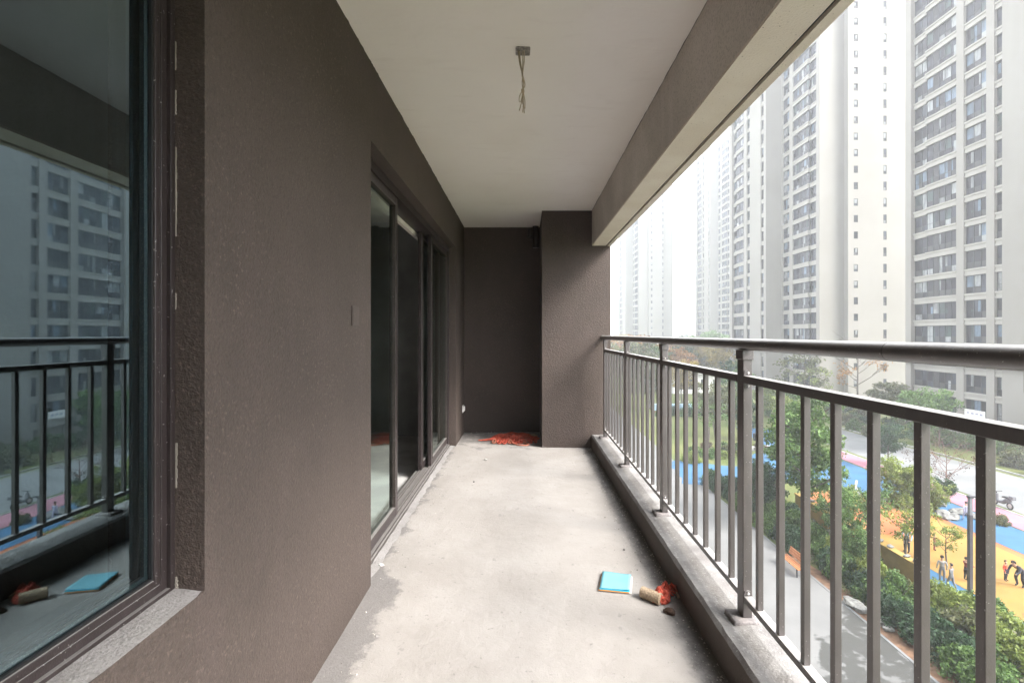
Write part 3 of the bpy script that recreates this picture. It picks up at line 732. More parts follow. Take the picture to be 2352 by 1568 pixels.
for _ in range(260): crumb(-0.78 + abs(rg.normal(0, 0.09)), rg.uniform(1.3, 5.4), abs(rg.normal(0.0015, 0.002)) + 0.001)
for _ in range(120): crumb(rg.uniform(-0.78, 0.1), 6.36 - abs(rg.normal(0, 0.12)), abs(rg.normal(0.004, 0.004)) + 0.001)
for _ in range(90): crumb(rg.uniform(-0.75, 0.7), rg.uniform(1.5, 5.4), 0.0018)
tag(mb.obj('mortar_crumbs', [M['crumb'], M['boxfill'], M['plaster']]), 'grey mortar crumbs and grit strewn along kerb and wall foot', 'grit', kind='stuff')

# ================================================================== THE COURTYARD
def ground_poly(name, pts, z, m, label, cat, smooth=0):
    P = [Vector((x, y)) for x, y in pts]
    for _ in range(smooth):
        P = [q for i in range(len(P)) for q in (P[i] * 0.75 + P[(i + 1) % len(P)] * 0.25, P[i] * 0.25 + P[(i + 1) % len(P)] * 0.75)]
    bm = bmesh.new(); f = bm.faces.new([bm.verts.new((p.x, p.y, z)) for p in P])
    bmesh.ops.triangulate(bm, faces=[f]); bm.normal_update()
    for f in bm.faces:
        if f.normal.z < 0: f.normal_flip()
    me = bpy.data.meshes.new(name); bm.to_mesh(me); bm.free(); me.materials.append(m)
    return tag(link(name, me), label, cat, kind='structure')
ground_poly('ground', [(-390, -490), (890, -490), (890, 1090), (-390, 1090)], GZ, M['ground'], 'lawn and bare earth of the courtyard', 'ground')
jag = [(14.5, 46.8), (13.95, 46.0), (13.95, 45.4), (13.4, 44.6), (13.75, 43.4), (13.2, 42.4), (13.5, 41.2), (12.9, 39.6), (14.5, 39.2)]
ground_poly('path', [(1, -40), (14.5, -40), (14.5, 150), (1, 150)], GZ + 0.02, M['path'], 'pale concrete path along the house, partly damp', 'path')
ground_poly('soil_strip', [(14.5, 10), (15.6, 10), (16.2, 16), (15.5, 24), (15.0, 27), (14.5, 28)], GZ + 0.012, M['soil'], 'strip of bare brown soil beside the path', 'soil', 1)
ground_poly('blue_track', [(15.8, 46.6), (18.2, 45), (20.5, 44.6), (22, 48), (24.5, 50.3), (26.5, 50.3), (26, 45), (25, 41), (23, 39.5), (20.5, 40.6), (18, 41.2), (15.5, 40.4), (14.45, 39.2)] + [(x, y) for x, y in jag[::-1]], GZ + 0.035, M['blue'], 'winding blue rubber track crossing from the path', 'track')
ground_poly('blue_lane', [(31, 10), (31, 34), (30.9, 48), (31.3, 62), (28, 64), (26.5, 54), (26.2, 47), (24.9, 42), (24.6, 38.5), (26.8, 36.3), (27.8, 33), (27.8, 10)], GZ + 0.03, M['blue'], 'wide blue rubber lane beside the pink strip', 'track')
ground_poly('pink_lane', [(31.15, 10), (31.15, 49), (33.1, 52), (33.5, 30), (33.4, 10)], GZ + 0.028, M['pink'], 'pink rubber strip between blue lane and road', 'track')
ground_poly('road', [(33.8, 0), (43, 0), (42.4, 40), (40.6, 63), (33.6, 64), (34, 40)], GZ + 0.02, M['road'], 'light grey road in front of the towers', 'road')
ground_poly('yellow_play_surface', [(21.3, 10), (27.25, 10), (27.25, 33), (26.2, 36), (24.3, 38), (21.8, 38), (21.2, 33)], GZ + 0.022, M['yellow'], 'yellow rubber playground surface', 'playground')
ground_poly('orange_play_edge', [(27.25, 10), (27.78, 10), (27.78, 33), (26.75, 36.2), (26.2, 36), (27.25, 33)], GZ + 0.024, M['orange'], 'orange rim between yellow surface and blue lane', 'playground')
ground_poly('orange_play_patch', [(21.6, 29.6), (23.6, 29.2), (25.4, 30.2), (26.7, 32), (25.8, 34.4), (23.4, 34.2), (21.6, 33)], GZ + 0.026, M['orange'], 'round orange patch in the yellow playground', 'playground', 2)
ground_poly('orange_play_patch', [(21.2, 33.8), (23, 34.6), (24.4, 36.2), (23.2, 37.6), (21.2, 37.2)], GZ + 0.027, M['orange'], 'orange patch under the trees at the playground end', 'playground', 2)
ground_poly('orange_play_patch', [(21.4, 17.5), (23.2, 18.4), (23.1, 20.9), (21.8, 21.5), (21.4, 20)], GZ + 0.0265, M['orange'], 'orange patch beside the blue playground border', 'playground', 2)
ground_poly('blue_border', [(20.2, 10), (21.2, 10), (21.2, 33), (20.4, 33)], GZ + 0.023, M['blue'], 'narrow blue border between playground and planting', 'playground')
def kerb(name, pts, w, h, m, label):
    P = [Vector((x, y, GZ)) for x, y in pts]; mb = MB()
    for k, p in enumerate(P):
        d = (P[min(k + 1, len(P) - 1)] - P[max(k - 1, 0)]).normalized(); s = Vector((d.y, -d.x, 0)) * w / 2
        for q in (p - s, p - s + Vector((0, 0, h)), p + s + Vector((0, 0, h)), p + s): mb.v.append(tuple(q))
    for k in range(len(P) - 1):
        for q in range(3): a = k * 4 + q; mb.f.append((a, a + 4, a + 5, a + 1)); mb.mi.append(0)
    n = len(P); mb.f += [(0, 1, 2, 3), (4 * n - 1, 4 * n - 2, 4 * n - 3, 4 * n - 4)]; mb.mi += [0, 0]
    return tag(mb.obj(name, m), label, 'kerb', kind='structure')
kerb('path_kerb', [(14.56, -20), (14.56, 38.9)], 0.12, 0.035, M['road'], 'pale kerb stones between path and planting')
kerb('white_kerb', [(22.1, 47.6), (22.6, 49.4), (23.8, 50.8), (25.6, 51.4), (27.3, 50.8)], 0.35, 0.42, M['kerbwhite'], 'low white curved wall round the blue track')
kerb('white_kerb', [(33.6, 10), (33.65, 30), (33.2, 52)], 0.12, 0.05, M['kerbwhite'], 'white line of kerb between pink strip and road')
kerb('white_kerb', [(25.6, 36.9), (26.6, 38.8), (27.8, 40.4)], 0.16, 0.045, M['kerbwhite'], 'white band across the wide blue lane')
kerb('white_kerb', [(20.1, 10), (20.1, 33)], 0.14, 0.06, M['kerbwhite'], 'white edging along the blue playground border')
kerb('white_kerb', [(41.2, 63), (43.1, 40), (43.6, 5)], 0.14, 0.12, M['kerbwhite'], 'pale kerb on the tower side of the road')
# ochre retaining wall
T = Thing('ochre_wall', (19.2, 25, GZ))
T.part(MB().box(19.05, 19.35, 23.2, 34.0, GZ - 0.02, GZ + 1.02), 'wall_body', M['ochre'], bev=0.02)
T.part(MB().box(19.0, 19.4, 23.15, 34.05, GZ + 1.021, GZ + 1.10), 'coping', M['ochre'], bev=0.02)
tag(T.o, 'low ochre rendered wall between planting and playground', 'wall')
rmesh = [rock_mesh('boulder', 40 + k, M['rock'], 2, (1, 0.75, 0.6)) for k in range(4)]
for k in range(12):
    o = link('coping_stone', rmesh[k % 4], None, (19.2, 23.6 + k * 0.88 + random.uniform(-.25, .25), GZ + 1.17), random.uniform(0, 6)); s = random.uniform(0.14, 0.24); o.scale = (s, s * 1.2, s * 0.8)
    tag(o, 'white stone resting on top of the ochre wall', 'stone', 'white stones on the ochre wall')
for px, py, s, lab in ((1962, 1392, 0.42, 0), (1978, 1402, 0.38, 0), (1950, 1386, 0.3, 0), (2026, 1432, 0.32, 0), (2040, 1446, 0.25, 0)):
    p = gp(px, py); o = link('boulder', random.choice(rmesh), None, (p.x, p.y, GZ + s * 0.3), random.uniform(0, 6)); o.scale = (s, s, s * 0.8)
    tag(o, 'pale boulder on the soil beside the path', 'boulder', 'boulders along the path edge')
for px, py, s in ((2040, 1150, 0.5), (2080, 1163, 0.55), (2188, 1192, 0.45), (2205, 1180, 0.5), (2150, 1158, 0.5), (2170, 1188, 0.55), (2130, 1172, 0.4), (2239, 1190, 0.4)):
    p = gp(px, py); o = link('boulder', random.choice(rmesh), None, (p.x, p.y, GZ + s * 0.3), random.uniform(0, 6)); o.scale = (s * 1.2, s, s * 0.9)
    tag(o, 'white boulder in the shrubs along the blue lane', 'boulder', 'boulders along the blue lane')

# ---- bench
bx, by0, by1 = 13.95, 24.2, 26.0
T = Thing('park_bench', (bx, 25.1, GZ + 0.02)); g = GZ + 0.02
for k in range(4): T.part(MB().box(bx - 0.24 + 0.12 * k, bx - 0.14 + 0.12 * k, by0, by1, g + 0.42, g + 0.455), 'seat_slat', M['wood'], bev=0.006)
for k in range(3):
    z = g + 0.53 + 0.12 * k; x = bx + 0.27 + 0.035 * k
    T.part(MB().add([(x, by0, z), (x + 0.03, by0, z), (x + 0.058, by0, z + 0.1), (x + 0.028, by0, z + 0.1), (x, by1, z), (x + 0.03, by1, z), (x + 0.058, by1, z + 0.1), (x + 0.028, by1, z + 0.1)], [(0, 1, 2, 3), (7, 6, 5, 4), (0, 4, 5, 1), (1, 5, 6, 2), (2, 6, 7, 3), (3, 7, 4, 0)]), 'back_slat', M['wood'])
for y in (by0 + 0.15, by1 - 0.2):
    T.part(MB().box(bx - 0.22, bx - 0.17, y, y + 0.05, g, g + 0.42).box(bx + 0.2, bx + 0.25, y, y + 0.05, g, g + 0.42).box(bx - 0.17, bx + 0.2, y, y + 0.05, g + 0.37, g + 0.419), 'leg_frame', M['iron'])
    T.part(MB().tube([(bx + 0.23, y + 0.025, g + 0.4), (bx + 0.30, y + 0.025, g + 0.55), (bx + 0.41, y + 0.025, g + 0.86)], 0.022, 6), 'back_support', M['iron'])
tag(T.o, 'orange brown wooden slatted bench on the edge of the path', 'bench')
# ---- lamp post
p = gp(2228, 1381)
T = Thing('street_lamp', (p.x, p.y, GZ)); x, y = p.x, p.y
T.part(MB().box(x - 0.13, x + 0.13, y - 0.13, y + 0.13, GZ, GZ + 0.12), 'base_plate', M['lamp_dark'], bev=0.01)
T.part(MB().box(x - 0.075, x + 0.075, y - 0.075, y + 0.075, GZ + 0.121, GZ + 4.0), 'column', M['lamp_dark'], bev=0.01)
T.part(MB().box(x - 0.065, x + 0.065, y - 0.065, y + 0.065, GZ + 4.001, GZ + 4.75), 'light_box', M['lamp_glass'], bev=0.005)
T.part(MB().box(x - 0.09, x + 0.09, y - 0.09, y + 0.09, GZ + 4.751, GZ + 4.86).box(x + 0.09, x + 0.3, y - 0.05, y + 0.05, GZ + 4.78, GZ + 4.84), 'cap', M['lamp_dark'], bev=0.008)
tag(T.o, 'dark square lamp post at the edge of the yellow playground', 'lamp post')
# ---- litter bin
p = gp(1735, 1011)
T = Thing('litter_bin', (p.x, p.y, GZ))
T.part(MB().tube([(p.x, p.y, GZ), (p.x, p.y, GZ + 0.75)], [0.24, 0.27], 14), 'drum', M['iron'], True)
T.part(MB().tube([(p.x, p.y, GZ + 0.76), (p.x, p.y, GZ + 0.82), (p.x, p.y, GZ + 0.86)], [0.28, 0.26, 0.1], 14), 'lid', M['lamp_dark'], True)
tag(T.o, 'black litter bin on the grass beyond the curved white wall', 'litter bin')
# ---- scooter on the road
p = gp(2302, 1164)
T = Thing('motor_scooter', (p.x, p.y, GZ + 0.02)); g = GZ + 0.02; x, y = p.x, p.y
for yy in (-0.55, 0.55):
    pts = [(x, y + yy + 0.2 * math.cos(a), g + 0.24 + 0.2 * math.sin(a)) for a in np.linspace(0, 2 * math.pi, 17)]
    w = T.part(MB().tube(pts, 0.045, 6, cap=False), 'tyre', M['iron'], True)
    T.part(MB().tube([(x - 0.03, y + yy, g + 0.24), (x + 0.03, y + yy, g + 0.24)], 0.15, 12), 'rim', M['screw'], True, parent=w)
T.part(MB().tube([(x, y - 0.62, g + 0.55), (x, y - 0.35, g + 0.6), (x, y - 0.1, g + 0.36), (x, y + 0.25, g + 0.33), (x, y + 0.42, g + 0.55), (x, y + 0.4, g + 0.85)], [0.1, 0.16, 0.13, 0.12, 0.15, 0.1], 10), 'body', M['cl_grey'], True)
T.part(MB().tube([(x, y - 0.6, g + 0.73), (x, y - 0.3, g + 0.78), (x, y - 0.05, g + 0.74)], [0.1, 0.13, 0.1], 8, flat=0.6), 'seat', M['iron'], True)
T.part(MB().tube([(x - 0.3, y + 0.32, g + 1.02), (x, y + 0.4, g + 0.98), (x + 0.3, y + 0.32, g + 1.02)], 0.022, 6).tube([(x, y + 0.55, g + 0.24), (x, y + 0.4, g + 0.98)], 0.03, 6), 'handlebar', M['iron'], True)
T.part(MB().box(x - 0.15, x + 0.15, y - 0.85, y - 0.58, g + 0.72, g + 0.98), 'top_box', M['cl_grey'], bev=0.04)
tag(T.o, 'grey motor scooter parked on the road beside the pink strip', 'scooter')
# ---- play wall and pavilion at the far end of the lawn
T = Thing('play_wall', (24.5, 74, GZ))
T.part(MB().box(19.5, 29.5, 74.0, 74.3, GZ, GZ + 0.55), 'orange_base', M['orange'])
for k in range(7):
    x = 20.0 + k * 1.32
    T.part(MB().prism([(x, 73.75), (x + 0.95, 73.75), (x + 1.05, 74.35), (x - 0.1, 74.35)], GZ + 0.56, GZ + 1.55), 'blue_panel', M['sky_blue'])
    T.part(MB().add([(x + 0.9, 74, GZ + 1.55), (x + 1.25, 74, GZ + 2.0), (x + 1.1, 74, GZ + 1.55), (x + 0.9, 74.12, GZ + 1.55), (x + 1.25, 74.12, GZ + 2.0), (x + 1.1, 74.12, GZ + 1.55)], [(0, 1, 2), (5, 4, 3), (0, 3, 4, 1), (1, 4, 5, 2), (2, 5, 3, 0)]), 'white_fin', M['white'])
tag(T.o, 'light blue play wall with white fins on an orange base', 'play wall')
T = Thing('garden_pavilion', (35, 100, GZ))
T.part(MB().box(30.5, 41, 99, 104, GZ, GZ + 3.9), 'wall', M['white'])
T.part(MB().box(29.9, 41.6, 98.4, 104.6, GZ + 3.901, GZ + 4.25), 'flat_roof', M['kerbwhite'])
for k in range(4): T.part(MB().box(31.2 + 2.5 * k, 32.6 + 2.5 * k, 98.93, 98.999, GZ + 0.9, GZ + 2.9), 'window', M['pane1'])
tag(T.o, 'white flat roofed garden pavilion behind the far lawn', 'pavilion')

# ================================================================== TOWERS
FH = 2.95; Z1 = GZ + 2.33; NF = 31
_wm = {}
def window_mesh(w, h, nm, variant, kind='win'):
    key = (round(w, 2), round(h, 2), nm, variant, kind)
    if key in _wm: return _wm[key]
    rg = random.Random(hash((round(w, 2), nm, variant, kind == 'win')) & 0xffff)
    fr = MB(); t = 0.07
    fr.box(-w / 2, -w / 2 + t, 0, 0.1, 0, h).box(w / 2 - t, w / 2, 0, 0.1, 0, h).box(-w / 2 + t, w / 2 - t, 0, 0.1, 0, t).box(-w / 2 + t, w / 2 - t, 0, 0.1, h - t, h)
    pn = MB(); cuts = [-w / 2 + t + (w - 2 * t) * k / nm for k in range(nm + 1)]
    for k in range(nm):
        a, b = cuts[k], cuts[k + 1]
        if k: fr.box(a - 0.03, a + 0.03, 0.012, 0.09, t, h - t)
        zt = t + (h - 2 * t) * 0.34
        if rg.random() < 0.62: fr.box(a + (0.03 if k else 0), b - (0.03 if k < nm - 1 else 0), 0.016, 0.085, zt - 0.03, zt + 0.03)
        wt = [0, 0, 0, 0, 1, 1, 1, 2, 3, 4] if variant else [0]
        m = rg.choice(wt); m2 = rg.choice([0, 0, 0, 1, 5, 5, 3]) if variant else 5
        if nm >= 4 and k == nm // 2 - 1 and variant % 3 != 2: m = m2 = 5
        y = 0.05
        pn.add([(a, y, t), (b, y, t), (b, y, zt), (a, y, zt)], [(0, 1, 2, 3)], m2)
        pn.add([(a, y + 0.001, zt), (b, y + 0.001, zt), (b, y + 0.001, h - t), (a, y + 0.001, h - t)], [(0, 1, 2, 3)], m)
        if m < 3 and rg.random() < 0.45:      # curtain, blind or things on the sill
            q = rg.random(); ca, cb = (a, a + (b - a) * rg.uniform(0.25, 0.6)) if q < 0.5 else (a + (b - a) * rg.uniform(0.4, 0.7), b)
            z0 = t if rg.random() < 0.5 else zt; z1 = h - t if rg.random() < 0.6 else rg.uniform(zt + 0.2, h - t)
            pn.add([(ca, y - 0.003, z0), (cb, y - 0.003, z0), (cb, y - 0.003, z1), (ca, y - 0.003, z1)], [(0, 1, 2, 3)], rg.choice([3, 3, 1, 2, 4]))
        if m == 5:
            for q in range(9):
                zq = t + 0.1 + q * (h - 2 * t - 0.1) / 9; fr.box(a + 0.05, b - 0.05, 0.02, 0.04, zq, zq + 0.08)
    r = (fr, pn); 
    pm = [M['pane0'], M['pane1'], M['pane2'], M['pane3'], M['pane4'], M['louvre']]
    fm = fr.mesh('window_frame', M['wframe']); pm_ = pn.mesh('pane', pm)
    both = MB(); both.add(fr.v, fr.f, 6)
    o = len(both.v); both.v += pn.v; both.f += [tuple(i + o for i in f) for f in pn.f]; both.mi += pn.mi
    bm_ = both.mesh('window', pm + [M['wframe']])
    _wm[key] = (fm, pm_, bm_); return _wm[key]
def tower(name, label, dx, dy, blocks, gables, panes, nf=NF, seed=0):
    """blocks: (X, y0, y1, depth, [(ya, yb, setback, mullions)]) facade cells facing -X; gables: (Y, x0, x1, [(xa, xb, za, zb, n)]) facing -Y"""
    rg = random.Random(seed)
    bx = blocks[0][0] + dx; by = blocks[0][1] + dy
    T = empty(name, (bx, by, GZ)); O = Vector((bx, by, GZ))
    tag(T, label, 'building', 'apartment towers across the courtyard')
    H = FH * nf + 1.53 + 1.6; wall = MB(); bands = []
    off = lambda X, Y: (X + dx - bx, Y + dy - by)
    WH = FH - 0.80
    wins = []
    for X, y0, y1, depth, cells in blocks:
        ox, oy = off(X, 0)
        wall.box(ox + 0.9, ox + depth, oy + y0 + 0.003, oy + y1 - 0.003, -0.5, H)          # core
        cur = y0; path = []
        for ya, yb, sb, nm in sorted(cells):
            if ya - cur > 0.01: wall.box(ox, ox + 0.901, oy + cur, oy + ya, -0.5, H)           # pier / blank wall
            if not path or abs(path[-1][1] - (oy + ya)) > 0.01: path += [(0.3, path[-1][1] + 0.003 if path else oy + ya - 0.1), (0.3, oy + ya - 0.003)]
            path += [(sb, oy + ya + 0.003), (sb, oy + yb - 0.003)]
            wins.append((ox + sb + 0.22, oy + (ya + yb) / 2, yb - ya - 0.02, nm, 'x'))
            cur = yb
        if y1 - cur > 0.01: wall.box(ox, ox + 0.901, oy + cur, oy + y1, -0.5, H)
        prof = [(0.88, 0.0), (0.0, 0.0), (0.0, 0.20), (0.04, 0.21), (0.04, 0.57), (-0.05, 0.58), (-0.05, 0.79), (0.0, 0.80), (0.88, 0.80)]
        band = MB(); m_ = len(prof)
        for q, (sb, yy) in enumerate(path): band.v += [(ox + (sb + px if px < 0.8 else 0.89), yy, pz) for px, pz in prof]
        for q in range(len(path) - 1):
            for k in range(m_ - 1): a = q * m_ + k; band.f.append((a, a + 1, a + m_ + 1, a + m_)); band.mi.append(0)
        bands.append(band)
    gw = []
    for Y, x0, x1, depth, cells in gables:
        oy = off(0, Y)[1]; a = off(x0, 0)[0]; b = off(x1, 0)[0]
        wall.box(a, b, oy + 0.12, oy + depth, -0.5, H)
        zs = [-0.5]
        cols = sorted({(xa, xb) for xa, xb, *_ in cells}); cur = a
        for xa, xb in cols:
            A, B = off(xa, 0)[0], off(xb, 0)[0]
            wall.box(cur, A, oy, oy + 0.121, -0.5, H)
            for za, zb, nm in [(c[2], c[3], c[4]) for c in cells if (c[0], c[1]) == (xa, xb)]:
                gw.append((( A + B) / 2, oy + 0.03, B - A - 0.01, za, zb, nm))
                z0 = -0.5
                for k in range(nf):
                    zz = 2.33 + k * FH + za
                    wall.box(A, B, oy, oy + 0.121, z0, zz); z0 = 2.33 + k * FH + zb
                wall.box(A, B, oy, oy + 0.121, z0, H)
            cur = B
        wall.box(cur, b, oy, oy + 0.121, -0.5, H)
    # podium cornice
    for X, y0, y1, depth, cells in blocks:
        ox, oy = off(X, 0); wall.box(ox - 0.28, ox - 0.0005, oy + y0 - 0.2, oy + y1, 8.35, 8.75)
    w = wall.obj('wall', M['tower'], T)
    for band in bands:
        bmesh_ = band.mesh('floor_band', M['band'])
        for k in range(nf + 1): link('floor_band', bmesh_, T, (0, 0, 1.53 + k * FH))
    wx = -math.pi / 2
    for (x, y, wd, nm, ax) in wins:
        for k in range(nf):
            fm, pm, bm2 = window_mesh(wd, WH, nm, rg.randrange(14))
            loc = (x, y, 2.33 + k * FH)
            if panes:
                f = link('window', fm, T, loc, wx); link('pane', pm, f)
            else: link('window', bm2, T, loc, wx)
    for (x, y, wd, za, zb, nm) in gw:
        for k in range(nf):
            fm, pm, bm2 = window_mesh(wd, zb - za - 0.01, nm, rg.randrange(5))
            loc = (x, y, 2.335 + k * FH + za)
            if panes: f = link('window', fm, T, loc); link('pane', pm, f)
            else: link('window', bm2, T, loc)
    # roof parapet line
    return T
BLK = [(53.7, 88.0, 100.8, 16, [(88.75, 91.4, 0.36, 3), (91.4, 96.7, 0.0, 6), (97.9, 100.5, 0.1, 2)]),
       (50.4, 100.8, 118.4, 19, [(101.8, 103.0, 0.1, 1), (108.0, 109.5, 0.1, 1), (111.0, 115.2, 0.0, 4), (115.2, 117.2, 0.36, 2)])]
GAB = [(86.8, 58.2, 65.4, 14, [(59.2, 59.95, 0.45, 1.75, 1), (64.5, 65.1, 0.25, 1.85, 1)]), (87.95, 53.75, 57.3, 1, [])]
tower('apartment_tower', 'pale high rise with column of small windows on its blank end wall, behind bare trees', 0, 0, BLK, GAB, True, NF, 1)
tower('apartment_tower', 'hazy pale high rise seen right beside the balcony end pillar', 0, 139, BLK, GAB, False, NF, 2)
tower('apartment_tower', 'faint high rise in second row, half hidden behind nearer tower', 30.7, 110, BLK, GAB, False, NF, 3)
tower('apartment_tower', 'very faint high rise showing in the gap between two clear towers', 110, 125, BLK, GAB, False, NF, 4)
RB = [(53.0, 45.5, 67.2, 16, [(46.3, 47.5, 0.1, 1), (53.6, 54.5, 0.1, 1), (55.45, 58.3, 0.1, 3), (59.3, 63.9, 0.0, 5), (63.9, 66.25, 0.36, 2)])]
RT = tower('apartment_tower', 'nearest and clearest pale high rise with white banner low on its facade', 0, 0, RB, [(45.4, 53.6, 60, 10, [(55.2, 55.95, 0.45, 1.75, 1)])], True, NF, 5)
T = Thing('banner', (53.0, 56.8, GZ + 2.4))
T.part(MB().box(53.02, 53.06, 55.6, 58.2, GZ + 2.42, GZ + 3.3), 'cloth', M['paper_white'])
for k in range(4):
    T.part(MB().box(53.012, 53.0195, 55.9 + k * 0.55, 56.25 + k * 0.55, GZ + 2.75 + 0.05 * (k % 2), GZ + 2.98), 'faded_mark', M['cl_lilac'])
tag(T.o, 'white banner hung across a ground floor window of the nearest tower', 'banner')

# ================================================================== PLANTS
def leaf_arrays(centers, radii, n, size, rng, up=0.35):
    c = np.repeat(centers, n, 0); r = np.repeat(radii, n, 0)
    d = rng.standard_normal((len(c), 3)); d /= np.linalg.norm(d, axis=1, keepdims=True)
    rad = rng.random(len(c)) ** 0.45
    pos = c + d * (rad[:, None] * r)
    nrm = rng.standard_normal((len(c), 3)) + d * 0.8; nrm[:, 2] += up
    nrm /= np.linalg.norm(nrm, axis=1, keepdims=True)
    t = np.cross(nrm, rng.standard_normal((len(c), 3))); t /= np.linalg.norm(t, axis=1, keepdims=True)
    b = np.cross(nrm, t); s = size * rng.uniform(0.6, 1.35, (len(c), 1))
    return np.stack([pos - t * s, pos + b * s * 0.5 + nrm * s * 0.12, pos + t * s, pos - b * s * 0.5 + nrm * s * 0.12], 1)
def leaf_mesh(name, V, mat):
    n = len(V); me = bpy.data.meshes.new(name)
    me.vertices.add(n * 4); me.vertices.foreach_set('co', V.reshape(-1))
    me.loops.add(n * 4); me.loops.foreach_set('vertex_index', np.arange(n * 4))
    me.polygons.add(n); me.polygons.foreach_set('loop_start', np.arange(n) * 4); me.polygons.foreach_set('loop_total', np.full(n, 4))
    me.update(); me.validate(); me.materials.append(mat); return me
def tree_proto(seed, H, R_, base, nclump, nleaf, lsize, clump, mat, nl=9, shape=1.0, bark='bark', twigs=0, tr=0.02, spread=1.0):
    rg = random.Random(seed); rng = np.random.default_rng(seed)
    tm = MB(); top = Vector((rg.uniform(-.1, .1) * H * 0.4, rg.uniform(-.1, .1) * H * 0.4, H * 0.82))
    tp = [Vector((0, 0, -0.1)), Vector((rg.uniform(-.04, .04) * H, rg.uniform(-.04, .04) * H, H * 0.3)), top * 0.7, top]
    r0 = H * tr
    tm.tube(tp, [r0, r0 * 0.72, r0 * 0.42, r0 * 0.12], 7)
    ends = [top]
    for k in range(nl):
        f = base + (0.78 - base) * k / max(1, nl - 1); s = tp[1].lerp(top, max(0, (f - 0.3) / 0.55)) if f > 0.3 else Vector((0, 0, H * f))
        a = k * 2.4 + rg.uniform(-.4, .4); L = R_ * rg.uniform(0.65, 1.0) * (1 - 0.45 * max(0, f - 0.45)) * spread
        e_ = s + Vector((math.cos(a) * L, math.sin(a) * L, L * rg.uniform(0.35, 0.9)))
        m = s.lerp(e_, 0.5) + Vector((0, 0, -0.05 * L))
        tm.tube([s, m, e_], [r0 * 0.4, r0 * 0.24, r0 * 0.08], 5); ends.append(e_)
        for q in range(2 + twigs):
            s2 = s.lerp(e_, rg.uniform(0.4, 0.95)); a2 = a + rg.uniform(-1.1, 1.1); L2 = L * rg.uniform(0.25, 0.55)
            e2 = s2 + Vector((math.cos(a2) * L2, math.sin(a2) * L2, L2 * rg.uniform(0.3, 1.2)))
            tm.tube([s2, s2.lerp(e2, 0.5) + Vector((0, 0, 0.03 * L2)), e2], [r0 * 0.16, r0 * 0.1, r0 * 0.05], 4); ends.append(e2)
            if twigs:
                for w in range(3):
                    a3 = a2 + rg.uniform(-1, 1); L3 = L2 * rg.uniform(0.3, 0.6); s3 = s2.lerp(e2, rg.uniform(0.5, 1))
                    tm.tube([s3, s3 + Vector((math.cos(a3) * L3, math.sin(a3) * L3, L3 * rg.uniform(0.3, 1.1)))], [r0 * 0.08, r0 * 0.035], 3)
    tme = tm.mesh('trunk', M[bark], True)
    cs = []
    for e_ in ends: cs.append((e_.x, e_.y, e_.z))
    cz, hz = H * (base + 1) / 2, H * (1 - base) / 2
    while len(cs) < nclump:
        v = rng.standard_normal(3); v /= np.linalg.norm(v); q = rng.random() ** 0.4
        wob = 0.82 + 0.3 * math.sin(3 * math.atan2(v[1], v[0]) + seed) * (1 - abs(v[2])) 
        cs.append((v[0] * R_ * q * wob, v[1] * R_ * q * wob, cz + v[2] * hz * q * (shape if v[2] < 0 else 1)))
    cs = np.array(cs[:max(nclump, 1)]); rad = clump * rng.uniform(0.55, 1.25, (len(cs), 1)) * np.array([[1, 1, 0.75]])
    return tme, leaf_mesh('crown', leaf_arrays(cs, rad, nleaf, lsize, rng), M[mat])
PR = {
 'broad': tree_proto(1, 8.5, 2.3, 0.30, 120, 75, 0.13, 0.62, 'leaf_green'),
 'broad2': tree_proto(2, 6.5, 2.2, 0.28, 100, 70, 0.13, 0.6, 'leaf_green'),
 'round': tree_proto(3, 4.2, 1.7, 0.24, 80, 70, 0.11, 0.5, 'leaf_lime'),
 'sparse': tree_proto(4, 4.6, 1.7, 0.30, 40, 34, 0.11, 0.48, 'leaf_lime', 8),
 'bare': tree_proto(5, 12, 3.3, 0.30, 26, 16, 0.16, 0.9, 'leaf_rust', 11, twigs=2, tr=0.014),
 'thin': tree_proto(6, 9, 2.6, 0.25, 46, 22, 0.16, 0.8, 'leaf_olive', 11, twigs=2, tr=0.014),
 'twiggy': tree_proto(7, 2.6, 2.1, 0.05, 60, 14, 0.06, 0.35, 'leaf_brown', 14, bark='bark_red', twigs=3, tr=0.02, spread=1.15),
 'cone': tree_proto(8, 7.5, 1.7, 0.10, 130, 60, 0.12, 0.5, 'leaf_dark'),
}
def crown_mat(o, mat):
    o.material_slots[0].link = 'OBJECT'; o.material_slots[0].material = M[mat]
def tree(kind, x, y, h=None, label='', mat=None, group=None, name='tree', w=1.0, base=None):
    H0 = {'broad': 8.5, 'broad2': 6.5, 'round': 4.2, 'sparse': 4.6, 'bare': 12, 'thin': 9, 'twiggy': 2.6, 'cone': 7.5}[kind]
    s = (h or H0) / H0; t = empty(name, (x, y, GZ), random.uniform(0, 6.28)); t.scale = (s * w, s * w, s)
    tm, cm = PR[kind]; link('trunk', tm, t); c = link('crown', cm, t)
    if mat: crown_mat(c, mat)
    return tag(t, label, 'tree', group)
